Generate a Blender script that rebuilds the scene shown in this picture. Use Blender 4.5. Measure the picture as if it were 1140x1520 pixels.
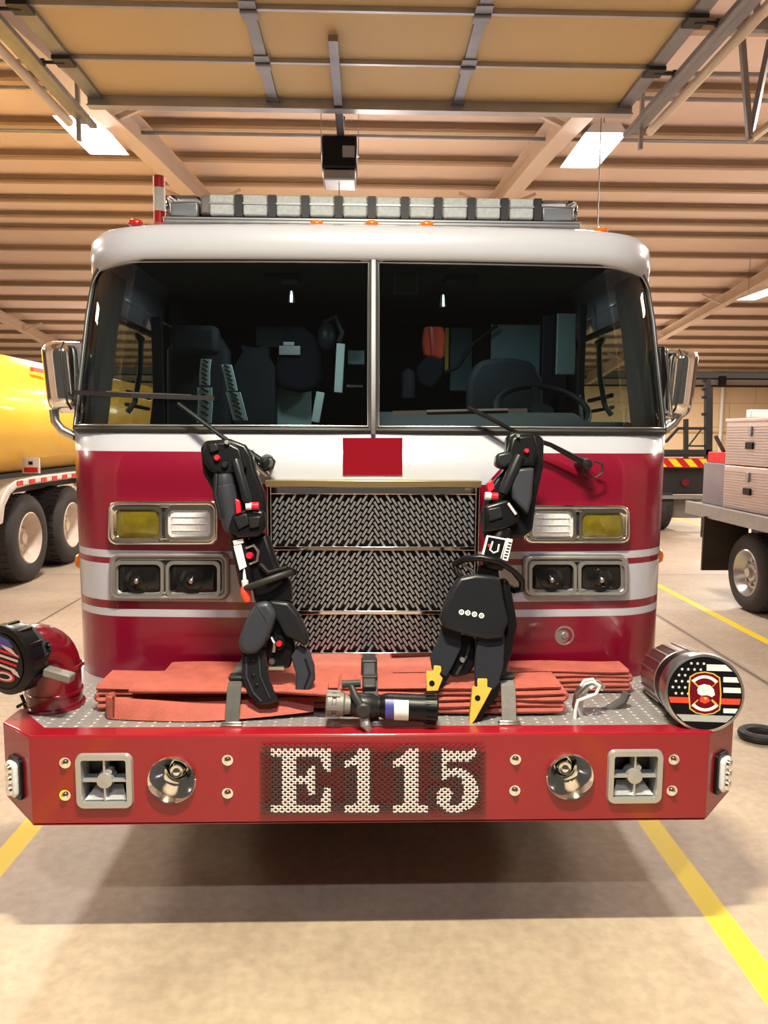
import bpy, math, random
from mathutils import Vector, Matrix, Euler
random.seed(7)
for o in list(bpy.data.objects): bpy.data.objects.remove(o)
SC = bpy.context.scene
COL = SC.collection
R = math.radians
PI = math.pi

# ---------------------------------------------------------------- camera, world, lights, exposure
F = 1098.0
CAM_POS = Vector((0, 0, 1.8))
cam_data = bpy.data.cameras.new('camera')
cam_data.sensor_fit = 'VERTICAL'; cam_data.sensor_height = 36.0; cam_data.lens = 36.0*F/1520.0
cam_data.clip_start = 0.05; cam_data.clip_end = 200
cam = bpy.data.objects.new('camera', cam_data); COL.objects.link(cam)
cam.location = CAM_POS
CROT = Euler((R(90-6.0), 0, R(-1.5)), 'XYZ').to_matrix() @ Matrix.Rotation(R(0.3), 3, 'Z')
cam.rotation_euler = CROT.to_euler('XYZ')
SC.camera = cam

SC.view_settings.view_transform = 'Standard'
SC.view_settings.look = 'None'
SC.view_settings.gamma = 1.0
SC.view_settings.use_curve_mapping = False
SC.view_settings.exposure = 0.0

W = bpy.data.worlds.new('world'); SC.world = W; W.use_nodes = True
W.node_tree.nodes['Background'].inputs[0].default_value = (0.80, 0.70, 0.60, 1)
W.node_tree.nodes['Background'].inputs[1].default_value = 0.11

def area(name, loc, target, sx, sy, power, color):
    d = bpy.data.lights.new(name, 'AREA'); d.shape = 'RECTANGLE'; d.size = sx; d.size_y = sy
    d.energy = power; d.color = color
    o = bpy.data.objects.new(name, d); COL.objects.link(o); o.location = loc
    o.rotation_euler = (Vector(target)-Vector(loc)).to_track_quat('-Z', 'Y').to_euler()
    return o
WARM = (1.0, 0.90, 0.78)
WHITE = (1.0, 0.93, 0.84)
area('door_lamp', (0.0, 1.22, 4.05), (0.0, -0.6, 0), 0.6, 0.10, 400, (1.0, 0.92, 0.66))
area('forecourt_lamp', (0.2, -3.2, 7.4), (0.1, 2.6, 1.0), 0.5, 0.15, 225, (0.93, 0.95, 1.0))
area('bay_lamp_or_fill', (-2.96, 8.5, 4.97), (-2.96, 8.5, 0), 0.5, 1.2, 300, WHITE)
area('bay_lamp_or_fill', (2.56, 8.7, 4.97), (2.56, 8.7, 0), 0.5, 1.2, 300, WHITE)
area('bay_lamp_or_fill', (9.0, 16.2, 4.95), (9.0, 16.2, 0), 0.5, 1.8, 500, WHITE)
for bx, by in ((-8.5, 5), (-6.0, 16), (0, 17), (5.5, 21), (-6, 27), (2, 27), (8, 5.5), (8.0, 29), (14, 29), (-13, 27), (-5.5, 6.2), (5.6, 6.2)):  # unseen fill lamps added to the bays; rear row brightens the back wall
    area('bay_lamp_or_fill', (bx, by, 4.9 if by < 26 else 4.2), (bx, by, 0 if by < 26 else 1.2), 1.2, 1.2, 230 if by < 26 else 380, WARM)
def roof_fill(loc, power, color):        # added fill point without a fixture, brightens the roof underside
    d = bpy.data.lights.new('roof_fill_point', 'POINT'); d.energy = power; d.color = color; d.shadow_soft_size = 0.35
    o = bpy.data.objects.new('roof_fill_point', d); COL.objects.link(o); o.location = loc
for gx, gy, gp in ((-5.2, 6.5, 60), (5.2, 6.5, 60), (0, 9.3, 70), (-8.5, 13, 90), (7.5, 13, 90), (0, 16, 90), (0, 25, 90), (-8, 24, 90), (9, 24, 90)):
    roof_fill((gx, gy, 3.4), gp, (1.0, 0.90, 0.80))

# ---------------------------------------------------------------- helpers
def ray(u, v):
    return CROT @ Vector(((u-570)/F, -(v-760)/F, -1.0))
def P(u, v, Y):
    d = ray(u, v); return CAM_POS + d*(Y/d.y)
def PZ(u, v, z):
    d = ray(u, v); return CAM_POS + d*((z-CAM_POS.z)/d.z)

def mat(name, col, rough=0.5, metal=0.0, var=0.0, scale=8.0, emit=None, estr=0.0, bump=0.0, bscale=60.0, coat=0.0, spec=0.5):
    m = bpy.data.materials.new(name); m.use_nodes = True
    nt = m.node_tree; b = nt.nodes['Principled BSDF']
    b.inputs['Roughness'].default_value = rough; b.inputs['Metallic'].default_value = metal
    b.inputs['Specular IOR Level'].default_value = spec
    b.inputs['Coat Weight'].default_value = coat; b.inputs['Coat Roughness'].default_value = 0.05
    c = (col[0], col[1], col[2], 1)
    tc = nt.nodes.new('ShaderNodeTexCoord')
    n = nt.nodes.new('ShaderNodeTexNoise'); n.inputs['Scale'].default_value = scale; n.inputs['Detail'].default_value = 5
    nt.links.new(tc.outputs['Object'], n.inputs['Vector'])
    mx = nt.nodes.new('ShaderNodeMix'); mx.data_type = 'RGBA'
    mx.inputs['A'].default_value = tuple(x*(1-var) for x in col)+(1,)
    mx.inputs['B'].default_value = tuple(min(1, x*(1+var)) for x in col)+(1,)
    nt.links.new(n.outputs['Fac'], mx.inputs['Factor']); nt.links.new(mx.outputs['Result'], b.inputs['Base Color'])
    if bump > 0:
        n2 = nt.nodes.new('ShaderNodeTexNoise'); n2.inputs['Scale'].default_value = bscale
        nt.links.new(tc.outputs['Object'], n2.inputs['Vector'])
        bp = nt.nodes.new('ShaderNodeBump'); bp.inputs['Strength'].default_value = bump; bp.inputs['Distance'].default_value = 0.005
        nt.links.new(n2.outputs['Fac'], bp.inputs['Height']); nt.links.new(bp.outputs['Normal'], b.inputs['Normal'])
    if emit:
        b.inputs['Emission Color'].default_value = (*emit, 1); b.inputs['Emission Strength'].default_value = estr
    return m
def glass(name, tint, refl=1.0, rough=0.0):
    m = bpy.data.materials.new(name); m.use_nodes = True; nt = m.node_tree; nt.nodes.clear()
    out = nt.nodes.new('ShaderNodeOutputMaterial'); t = nt.nodes.new('ShaderNodeBsdfTransparent'); t.inputs[0].default_value = (*tint, 1)
    g = nt.nodes.new('ShaderNodeBsdfGlossy'); g.inputs['Roughness'].default_value = rough; g.inputs[0].default_value = (refl, refl, refl, 1)
    f = nt.nodes.new('ShaderNodeFresnel'); f.inputs[0].default_value = 1.45
    mx = nt.nodes.new('ShaderNodeMixShader')
    nt.links.new(f.outputs[0], mx.inputs[0]); nt.links.new(t.outputs[0], mx.inputs[1]); nt.links.new(g.outputs[0], mx.inputs[2])
    nt.links.new(mx.outputs[0], out.inputs[0]); return m

M = {}
M['bumper_red'] = mat('bumper_red_paint', (0.27, 0.005, 0.015), 0.32, coat=0.4, var=0.06, scale=3)
M['dark_red'] = mat('pipe_red_paint', (0.14, 0.0025, 0.010), 0.22, coat=0.5, var=0.1, scale=5)
M['panel_red'] = mat('panel_red', (0.20, 0.003, 0.012), 0.25, var=0.05)
M['white'] = mat('white_paint', (0.44, 0.45, 0.53), 0.28, coat=0.3, var=0.03, scale=2)
M['chrome'] = mat('chrome', (0.90, 0.89, 0.88), 0.08, 1.0, var=0.05)
M['steel'] = mat('brushed_steel', (0.52, 0.52, 0.52), 0.3, 1.0, var=0.15, scale=20)
M['dull_steel'] = mat('dull_steel', (0.36, 0.36, 0.37), 0.42, 0.8, var=0.2, scale=14)
M['gold'] = mat('brass_trim', (0.42, 0.32, 0.17), 0.3, 0.8, var=0.1)
M['rubber'] = mat('black_rubber', (0.012, 0.012, 0.014), 0.55, var=0.3, scale=20)
M['black'] = mat('black_plastic', (0.0035, 0.0035, 0.005), 0.34, spec=0.28, var=0.3, scale=15)
M['charcoal'] = mat('charcoal_plastic', (0.009, 0.0095, 0.013), 0.38, spec=0.32, var=0.2, scale=15)
M['slate'] = mat('slate_plastic', (0.028, 0.030, 0.042), 0.40, spec=0.35, var=0.15, scale=15)
M['redplastic'] = mat('red_plastic', (0.55, 0.012, 0.03), 0.35, var=0.1)
M['orange_red'] = mat('orange_red_plastic', (0.75, 0.06, 0.03), 0.35, var=0.1)
M['label_white'] = mat('white_label', (0.72, 0.74, 0.76), 0.5, var=0.08, scale=40)
M['yellow'] = mat('yellow_steel_tip', (0.62, 0.42, 0.07), 0.4, var=0.15, scale=30)
M['amber'] = mat('amber_lens', (0.75, 0.16, 0.01), 0.2, coat=0.5, var=0.1)
M['red_lens'] = mat('red_lens', (0.6, 0.02, 0.01), 0.2, coat=0.5, var=0.1)
M['hose'] = mat('salmon_hose_jacket', (0.39, 0.088, 0.066), 0.75, var=0.32, scale=18, bump=0.5, bscale=220)
M['strap'] = mat('grey_webbing', (0.07, 0.068, 0.07), 0.8, var=0.25, scale=60)
M['strap_light'] = mat('pale_grey_webbing', (0.16, 0.15, 0.15), 0.8, var=0.25, scale=60)
M['interior'] = mat('dark_cab_trim', (0.010, 0.011, 0.013), 0.8, var=0.3, scale=9)
M['interior_blue'] = mat('slate_cab_trim', (0.020, 0.025, 0.034), 0.8, var=0.2, scale=6)
M['teal'] = mat('teal_cab_panel', (0.26, 0.42, 0.47), 0.7, var=0.15, scale=4)
M['headliner'] = mat('headliner', (0.045, 0.042, 0.034), 0.9, var=0.2, scale=6)
M['navy'] = mat('navy_cloth', (0.006, 0.008, 0.018), 0.9, var=0.3, scale=20)
M['pale_cyan'] = mat('pale_cyan_reflective', (0.55, 0.78, 0.76), 0.5, var=0.1, scale=30)
M['vest'] = mat('orange_vest_cloth', (0.75, 0.09, 0.035), 0.8, var=0.2, scale=20)
M['hi_yellow'] = mat('yellow_webbing', (0.5, 0.36, 0.05), 0.7, var=0.2, scale=20)
M['cyan_bright'] = mat('cyan_reflective_tape', (0.78, 0.95, 0.94), 0.5, var=0.05)
M['pillar_trim'] = mat('teal_pillar_trim', (0.10, 0.14, 0.15), 0.6, var=0.1)
M['module_lens'] = mat('module_lens', (0.55, 0.59, 0.60), 0.25, coat=0.4, var=0.3, scale=60)
M['cast_alu'] = mat('cast_aluminium', (0.46, 0.47, 0.50), 0.35, 0.55, var=0.08)
M['tread'] = mat('tread_plate', (0.36, 0.35, 0.37), 0.5, 0.55, var=0.2, scale=9)
M['grille_wire'] = mat('bright_grille_wire', (0.50, 0.49, 0.55), 0.30, 0.8)
M['wind'] = glass('windshield_glass', (0.80, 0.92, 0.90))
M['tinted'] = glass('tinted_door_glass', (0.34, 0.36, 0.30))
M['clear'] = glass('clear_lens', (0.92, 0.94, 0.97))
M['amberglass'] = mat('yellow_lamp_lens', (0.13, 0.10, 0.006), 0.12, coat=0.8, var=0.6, scale=24)
M['smoke'] = mat('dark_lamp_interior', (0.02, 0.02, 0.022), 0.12, 0.6, var=0.5, scale=25)
M['ceil'] = mat('roof_insulation', (0.74, 0.575, 0.475), 0.8, var=0.07, scale=0.9)
M['purlin'] = mat('tan_purlin', (0.40, 0.29, 0.19), 0.6, var=0.08, scale=2)
M['rafter'] = mat('primer_rafter', (0.60, 0.47, 0.37), 0.6, var=0.07, scale=2)
M['doorpanel'] = mat('tan_door_panel', (0.60, 0.42, 0.20), 0.7, var=0.07, scale=1.6)
M['galv'] = mat('galvanised_steel', (0.26, 0.26, 0.28), 0.42, 0.7, var=0.25, scale=6)
M['galv_light'] = mat('bright_galvanised', (0.42, 0.42, 0.45), 0.36, 0.7, var=0.2, scale=6)
M['cream_pipe'] = mat('cream_pipe', (0.66, 0.52, 0.36), 0.5, var=0.1)
M['tankyellow'] = mat('tank_yellow_paint', (0.85, 0.52, 0.03), 0.28, coat=0.4, var=0.08, scale=2)
M['fender'] = mat('dirty_white_fender', (0.62, 0.56, 0.50), 0.5, var=0.25, scale=9)
M['tire'] = mat('tire_rubber', (0.035, 0.033, 0.033), 0.75, var=0.3, scale=20)
M['rimcream'] = mat('cream_wheel', (0.62, 0.53, 0.44), 0.45, var=0.2, scale=12)
M['alu'] = mat('aluminium_tread_box', (0.62, 0.50, 0.46), 0.38, 0.55, var=0.1, scale=4)
M['deck'] = mat('grey_deck', (0.20, 0.185, 0.18), 0.55, 0.3, var=0.2, scale=8)
M['boxgrey'] = mat('grey_box', (0.20, 0.17, 0.18), 0.6, var=0.2, scale=6)
M['tube_light'] = mat('lit_tube', (1, 1, 1), 0.5, emit=(1.0, 0.97, 0.93), estr=9.0)
M['lamp_house'] = mat('lamp_housing', (0.75, 0.73, 0.70), 0.4, 0.2, var=0.05)
M['led'] = mat('led_module_lens', (0.66, 0.68, 0.74), 0.2, coat=0.5, var=0.22, scale=60)
M['mud'] = mat('brown_mudflap', (0.045, 0.033, 0.026), 0.8, var=0.3, scale=6)
M['safety_yellow'] = mat('safety_yellow', (0.85, 0.75, 0.02), 0.4, var=0.05)
M['safety_red'] = mat('safety_red', (0.55, 0.01, 0.015), 0.4, var=0.05)
M['dark_metal'] = mat('dark_metal', (0.035, 0.035, 0.038), 0.5, 0.4, var=0.2)
M['decal_blue'] = mat('decal_blue', (0.05, 0.05, 0.25), 0.4, var=0.2)
M['decal_pink'] = mat('decal_pink_white', (0.62, 0.45, 0.48), 0.4, var=0.15)

OFF = {}
def tag(o, label=None, cat=None, group=None, kind=None):
    if label: o['label'] = label
    if cat: o['category'] = cat
    if group: o['group'] = group
    if kind: o['kind'] = kind
    return o
def empty(name, loc, label=None, cat=None, group=None, kind=None, parent=None):
    o = bpy.data.objects.new(name, None); COL.objects.link(o)
    o.empty_display_size = 0.1
    base = OFF[parent] if parent else Vector((0, 0, 0))
    o.location = Vector(loc)-base; OFF[o] = Vector(loc)
    if parent: o.parent = parent
    return tag(o, label, cat, group, kind)

class MB:
    def __init__(s): s.v = []; s.f = []; s.m = []
    def add(s, vs, fs, mi=0):
        n = len(s.v); s.v += [Vector(v) for v in vs]; s.f += [tuple(i+n for i in f) for f in fs]; s.m += [mi]*len(fs); return s
    def box(s, c, d, rot=None, mi=0):
        hx, hy, hz = d[0]/2, d[1]/2, d[2]/2
        vs = [Vector((x, y, z)) for x in (-hx, hx) for y in (-hy, hy) for z in (-hz, hz)]
        if rot is not None: vs = [rot @ v for v in vs]
        c = Vector(c)
        return s.add([v+c for v in vs], [(0, 1, 3, 2), (4, 6, 7, 5), (0, 4, 5, 1), (2, 3, 7, 6), (0, 2, 6, 4), (1, 5, 7, 3)], mi)
    def bb(s, x0, x1, y0, y1, z0, z1, mi=0):
        return s.box(((x0+x1)/2, (y0+y1)/2, (z0+z1)/2), (abs(x1-x0), abs(y1-y0), abs(z1-z0)), None, mi)
    def bar(s, a, b, w, h, up=(0, 0, 1), mi=0):
        a = Vector(a); b = Vector(b); t = (b-a); L = t.length; t = t/L
        x = t.cross(Vector(up))
        if x.length < 1e-5: x = t.cross(Vector((1, 0, 0)))
        x.normalize(); z = x.cross(t)
        rot = Matrix((x, t, z)).transposed()
        return s.box((a+b)/2, (w, L, h), rot, mi)
    def tube(s, pts, r, n=12, cap=True, mi=0, closed=False):
        pts = [Vector(p) for p in pts]; N = len(pts)
        rs = r if isinstance(r, (list, tuple)) else [r]*N
        vs = []; prev = None
        for i, p in enumerate(pts):
            if closed: t = pts[(i+1) % N]-pts[i-1]
            else: t = pts[min(i+1, N-1)]-pts[max(i-1, 0)]
            t.normalize()
            if prev is None:
                a = Vector((0, 0, 1)) if abs(t.z) < 0.9 else Vector((1, 0, 0))
                x = t.cross(a).normalized()
            else: x = (prev-t*prev.dot(t)).normalized()
            prev = x; y = t.cross(x)
            for k in range(n):
                an = 2*PI*k/n; vs.append(p+(x*math.cos(an)+y*math.sin(an))*rs[i])
        fs = []
        for i in range(N-1 if not closed else N):
            j = (i+1) % N
            for k in range(n):
                fs.append((i*n+k, i*n+(k+1) % n, j*n+(k+1) % n, j*n+k))
        if cap and not closed:
            fs.append(tuple(reversed(range(n)))); fs.append(tuple((N-1)*n+k for k in range(n)))
        return s.add(vs, fs, mi)
    def lathe(s, c, ax, prof, n=32, mi=0, sq=None):
        """prof: list of (t along axis, r)"""
        c = Vector(c); ax = Vector(ax).normalized()
        a = Vector((0, 0, 1)) if abs(ax.z) < 0.9 else Vector((1, 0, 0))
        x = ax.cross(a).normalized(); y = x.cross(ax)
        vs = []
        for (t, r) in prof:
            for k in range(n):
                an = 2*PI*k/n; vs.append(c+ax*t+(x*math.cos(an)+y*math.sin(an))*max(r, 1e-5))
        fs = []
        for i in range(len(prof)-1):
            for k in range(n):
                fs.append((i*n+k, i*n+(k+1) % n, (i+1)*n+(k+1) % n, (i+1)*n+k))
        return s.add(vs, fs, mi)
    def ball(s, c, r, n=14, sc=(1, 1, 1), mi=0):
        c = Vector(c); vs = []; fs = []; m = n//2
        for i in range(m+1):
            th = PI*i/m
            for k in range(n):
                ph = 2*PI*k/n
                vs.append(c+Vector((r*sc[0]*math.sin(th)*math.cos(ph), r*sc[1]*math.sin(th)*math.sin(ph), r*sc[2]*math.cos(th))))
        for i in range(m):
            for k in range(n): fs.append((i*n+k, (i+1)*n+k, (i+1)*n+(k+1) % n, i*n+(k+1) % n))
        return s.add(vs, fs, mi)
    def prism(s, pts, ext, mi=0):
        """closed polygon of 3D points, extruded by vector ext"""
        pts = [Vector(p) for p in pts]; n = len(pts); ext = Vector(ext)
        vs = pts+[p+ext for p in pts]
        fs = [tuple(range(n)), tuple(reversed(range(n, 2*n)))]
        fs += [(i, n+i, n+(i+1) % n, (i+1) % n) for i in range(n)]
        return s.add(vs, fs, mi)
    def grid(s, fn, us, vs_, mi=0):
        pts = [fn(u, v) for v in vs_ for u in us]; n = len(us); fs = []
        for j in range(len(vs_)-1):
            for i in range(n-1): fs.append((j*n+i, j*n+i+1, (j+1)*n+i+1, (j+1)*n+i))
        return s.add(pts, fs, mi)
    def ribbon(s, path, wv, th, mi=0):
        """flat band: path points, width vector wv, thickness th (in-plane normal)"""
        path = [Vector(p) for p in path]; wv = Vector(wv); N = len(path); vs = []
        for i, p in enumerate(path):
            t = (path[min(i+1, N-1)]-path[max(i-1, 0)]).normalized()
            nn = t.cross(wv.normalized()).normalized()
            h = nn*th/2
            e = wv*0.46
            vs += [p-wv*0.5, p-e+h, p+e+h, p+wv*0.5, p+e-h, p-e-h]
        fs = []
        for i in range(N-1):
            for k in range(6): fs.append((i*6+k, i*6+(k+1) % 6, (i+1)*6+(k+1) % 6, (i+1)*6+k))
        fs.append(tuple(reversed(range(6)))); fs.append(tuple((N-1)*6+k for k in range(6)))
        return s.add(vs, fs, mi)
    def build(s, name, mats, parent=None, bevel=0, smooth=True, local=False, label=None, cat=None, group=None, kind=None, seg=2, solid=0, angle=35):
        if not isinstance(mats, (list, tuple)): mats = [mats]
        off = Vector((0, 0, 0))
        if parent is not None and not local: off = OFF.get(parent, Vector((0, 0, 0)))
        vs = s.v
        loc = Vector((0, 0, 0))
        if parent is None and vs and not local:
            lo = Vector((min(v.x for v in vs), min(v.y for v in vs), min(v.z for v in vs)))
            hi = Vector((max(v.x for v in vs), max(v.y for v in vs), max(v.z for v in vs)))
            loc = Vector(((lo.x+hi.x)/2, (lo.y+hi.y)/2, lo.z)); off = loc
        me = bpy.data.meshes.new(name)
        me.from_pydata([tuple(v-off) for v in vs], [], s.f)
        for m in mats: me.materials.append(M[m] if isinstance(m, str) else m)
        me.polygons.foreach_set('material_index', s.m)
        me.update()
        import bmesh
        bm = bmesh.new(); bm.from_mesh(me); bmesh.ops.recalc_face_normals(bm, faces=bm.faces); bm.to_mesh(me); bm.free()
        if smooth:
            me.polygons.foreach_set('use_smooth', [True]*len(me.polygons))
            me.set_sharp_from_angle(angle=R(angle))
        o = bpy.data.objects.new(name, me); COL.objects.link(o); o.location = loc
        if parent is not None: o.parent = parent
        OFF[o] = off if parent is None or not local else OFF.get(parent, Vector((0, 0, 0)))
        if solid:
            md = o.modifiers.new('solid', 'SOLIDIFY'); md.thickness = solid; md.offset = 0
        if bevel:
            md = o.modifiers.new('bevel', 'BEVEL'); md.width = bevel; md.segments = seg; md.limit_method = 'ANGLE'; md.angle_limit = R(40)
            md.harden_normals = False
        return tag(o, label, cat, group, kind)
def dup(o, loc=None, parent='same', label=None):
    c = o.copy(); COL.objects.link(c)
    if loc is not None: c.location = loc
    for ch in list(o.children):
        d = dup(ch); d.parent = c
    if label: c['label'] = label
    return c
def rrect(cx, cz, w, h, r, n=5):
    """rounded rectangle outline in 2D"""
    pts = []
    for (sx, sz, a0) in ((1, 1, 0), (-1, 1, 90), (-1, -1, 180), (1, -1, 270)):
        for k in range(n+1):
            a = R(a0+90*k/n)
            pts.append((cx+sx*(w/2-r)+r*math.cos(a), cz+sz*(h/2-r)+r*math.sin(a)))
    return pts
def inpoly(x, y, poly):
    c = False; n = len(poly)
    for i in range(n):
        x1, y1 = poly[i]; x2, y2 = poly[(i+1) % n]
        if (y1 > y) != (y2 > y) and x < (x2-x1)*(y-y1)/(y2-y1)+x1: c = not c
    return c
# ================================================================ THE SETTING
def floor_material():
    m = bpy.data.materials.new('painted_concrete_floor'); m.use_nodes = True; nt = m.node_tree; N = nt.nodes; L = nt.links
    b = N['Principled BSDF']; tc = N.new('ShaderNodeTexCoord')
    sep = N.new('ShaderNodeSeparateXYZ'); L.new(tc.outputs['Object'], sep.inputs[0])
    n1 = N.new('ShaderNodeTexNoise'); n1.inputs['Scale'].default_value = 0.9; n1.inputs['Detail'].default_value = 8; n1.inputs['Roughness'].default_value = 0.65
    L.new(tc.outputs['Object'], n1.inputs['Vector'])
    cr = N.new('ShaderNodeValToRGB'); cr.color_ramp.elements[0].position = 0.3; cr.color_ramp.elements[0].color = (0.33, 0.255, 0.195, 1)
    cr.color_ramp.elements[1].position = 0.7; cr.color_ramp.elements[1].color = (0.53, 0.43, 0.325, 1)
    L.new(n1.outputs['Fac'], cr.inputs[0])
    n2 = N.new('ShaderNodeTexNoise'); n2.inputs['Scale'].default_value = 22; n2.inputs['Detail'].default_value = 6
    L.new(tc.outputs['Object'], n2.inputs['Vector'])
    r2 = N.new('ShaderNodeMapRange'); r2.inputs[1].default_value = 0.35; r2.inputs[2].default_value = 0.65; r2.inputs[3].default_value = 0.88; r2.inputs[4].default_value = 1.04
    L.new(n2.outputs['Fac'], r2.inputs[0])
    mul = N.new('ShaderNodeMix'); mul.data_type = 'RGBA'; mul.blend_type = 'MULTIPLY'; mul.inputs['Factor'].default_value = 1
    L.new(cr.outputs[0], mul.inputs['A'])
    cmb = N.new('ShaderNodeCombineColor'); [L.new(r2.outputs[0], cmb.inputs[i]) for i in range(3)]
    L.new(cmb.outputs[0], mul.inputs['B'])
    cur = mul.outputs['Result']
    def stripe(xc, half, col, cur, axis=0, y0=-99, y1=99, soft=0.004):
        d = N.new('ShaderNodeMath'); d.operation = 'SUBTRACT'; L.new(sep.outputs[axis], d.inputs[0]); d.inputs[1].default_value = xc
        a = N.new('ShaderNodeMath'); a.operation = 'ABSOLUTE'; L.new(d.outputs[0], a.inputs[0])
        mr = N.new('ShaderNodeMapRange'); mr.inputs[1].default_value = half-soft; mr.inputs[2].default_value = half+soft; mr.inputs[3].default_value = 1; mr.inputs[4].default_value = 0
        L.new(a.outputs[0], mr.inputs[0])
        mx = N.new('ShaderNodeMix'); mx.data_type = 'RGBA'; L.new(mr.outputs[0], mx.inputs['Factor']); L.new(cur, mx.inputs['A']); mx.inputs['B'].default_value = (*col, 1)
        return mx.outputs['Result']
    for xc in (-1.53, 1.335, 3.55, -5.6, 6.8):
        cur = stripe(xc, 0.052 if abs(xc) < 2 else 0.045, (0.80, 0.58, 0.015), cur)
    cur = stripe(2.95, 0.035, (0.34, 0.27, 0.21), cur)
    for xc in (2.95, -3.1, 9.0): cur = stripe(xc, 0.014, (0.14, 0.10, 0.08), cur)
    cur = stripe(9.4, 0.012, (0.16, 0.12, 0.10), cur, axis=1)
    cur = stripe(14.5, 0.015, (0.16, 0.12, 0.10), cur, axis=1)
    L.new(cur, b.inputs['Base Color'])
    b.inputs['Roughness'].default_value = 0.5
    bp = N.new('ShaderNodeBump'); bp.inputs['Strength'].default_value = 0.12; bp.inputs['Distance'].default_value = 0.004
    L.new(n2.outputs['Fac'], bp.inputs['Height']); L.new(bp.outputs[0], b.inputs['Normal'])
    return m
fl = MB(); fl.add([(-24, -7, 0), (24, -7, 0), (24, 34.2, 0), (-24, 34.2, 0), (-24, -7, -.15), (24, -7, -.15), (24, 34.2, -.15), (-24, 34.2, -.15)],
                  [(0, 1, 2, 3), (7, 6, 5, 4), (0, 4, 5, 1), (1, 5, 6, 2), (2, 6, 7, 3), (3, 7, 4, 0)])
fo = fl.build('floor', floor_material(), smooth=False, local=True, kind='structure')

def wall_material(name, col, bw=0.8, bh=0.4, mortar=(0.40, 0.28, 0.18)):
    m = bpy.data.materials.new(name); m.use_nodes = True; nt = m.node_tree; N = nt.nodes; L = nt.links
    b = N['Principled BSDF']; tc = N.new('ShaderNodeTexCoord'); mp = N.new('ShaderNodeMapping'); mp.inputs['Rotation'].default_value = (R(90), 0, 0)
    br = N.new('ShaderNodeTexBrick'); br.inputs['Scale'].default_value = 1; br.inputs['Brick Width'].default_value = bw; br.inputs['Row Height'].default_value = bh
    br.inputs['Mortar Size'].default_value = 0.012; br.inputs['Color1'].default_value = (*col, 1); br.inputs['Color2'].default_value = tuple(c*0.94 for c in col)+(1,)
    br.inputs['Mortar'].default_value = (*mortar, 1)
    L.new(tc.outputs['Object'], mp.inputs[0]); L.new(mp.outputs[0], br.inputs[0]); L.new(br.outputs[0], b.inputs['Base Color']); b.inputs['Roughness'].default_value = 0.8
    return m
WM = wall_material('cream_panel_wall', (0.80, 0.60, 0.38), 2.4, 1.1)
MB().bb(-24, 24, 34, 34.2, 0, 4.35).build('wall_back', WM, smooth=False, kind='structure')
WS = mat('metal_side_wall', (0.42, 0.33, 0.27), 0.7, var=0.1, scale=1)
MB().bb(-24.2, -24, 1.2, 34.2, 0, 6.3).build('wall_left', WS, smooth=False, kind='structure')
MB().bb(24, 24.2, 1.2, 34.2, 0, 6.3).build('wall_right', WS, smooth=False, kind='structure')
wf = MB()    # front wall with the door opening
wf.bb(-24, -2.35, 1.05, 1.2, 0, 4.8); wf.bb(2.35, 24, 1.05, 1.2, 0, 4.8); wf.bb(-2.35, 2.35, 1.05, 1.2, 4.45, 4.8)
wf.build('wall_front', WS, smooth=False, kind='structure')

ZE = 4.72; PEAKY = 17.0; SL = 0.094
def roofz(Y): return ZE+SL*Y if Y < PEAKY else ZE+SL*PEAKY-SL*(Y-PEAKY)
rf = MB()
for (y0, y1) in ((1.05, PEAKY), (PEAKY, 34.2)):
    rf.add([(-24, y0, roofz(y0)), (24, y0, roofz(y0)), (24, y1, roofz(y1)), (-24, y1, roofz(y1)),
            (-24, y0, roofz(y0)+.1), (24, y0, roofz(y0)+.1), (24, y1, roofz(y1)+.1), (-24, y1, roofz(y1)+.1)],
           [(0, 1, 2, 3), (7, 6, 5, 4), (0, 4, 5, 1), (1, 5, 6, 2), (2, 6, 7, 3), (3, 7, 4, 0)])
rf.build('ceiling', 'ceil', smooth=False, kind='structure')
tn = 0
def trim(mb, m, bevel=0):
    global tn; tn += 1
    return mb.build('trim_%d' % tn, m, bevel=bevel, smooth=False, kind='structure')
# purlins: Z sections running left to right
Y = 2.3
while Y < 33.5:
    z = roofz(Y); b = MB()
    b.bb(-24, 24, Y-.01, Y+.01, z-.12, z-.002)
    b.bb(-24, 24, Y-.08, Y+.01, z-.135, z-.115)
    b.bb(-24, 24, Y-.085, Y-.075, z-.115, z-.10)
    trim(b, 'purlin'); Y += 1.45
# rafters: tapered I beams running front to back
def rafter(X, dep=0.25):
    b = MB()
    ys = [1.25, 9, PEAKY, 25, 33.9]; 
    for y0, y1 in zip(ys[:-1], ys[1:]):
        def bot(y): return roofz(y)-.23-(dep+(0.18 if y < 3 or y > 32 else 0))
        for (xa, xb, fa, fb) in ((-.008, .008, lambda y: bot(y), lambda y: roofz(y)-.225), (-.11, .11, lambda y: bot(y)-.02, lambda y: bot(y)), (-.11, .11, lambda y: roofz(y)-.24, lambda y: roofz(y)-.225)):
            vs = [(X+x, y, f(y)) for y in (y0, y1) for x in (xa, xb) for f in (fa, fb)]
            b.add(vs, [(0, 1, 3, 2), (4, 6, 7, 5), (0, 4, 5, 1), (2, 3, 7, 6), (0, 2, 6, 4), (1, 5, 7, 3)])
    for Yb in (3.7, 8.1, 12.4, 17.0, 21, 25, 29):      # flange braces
        z = roofz(Yb); b.bar((X, Yb, z-.47), (X+.62, Yb, z-.2), .05, .05); b.bar((X, Yb, z-.47), (X-.62, Yb, z-.2), .05, .05)
    trim(b, 'rafter')
for X in (-11.2, -2.62, 2.13, 10.05): rafter(X)
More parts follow.
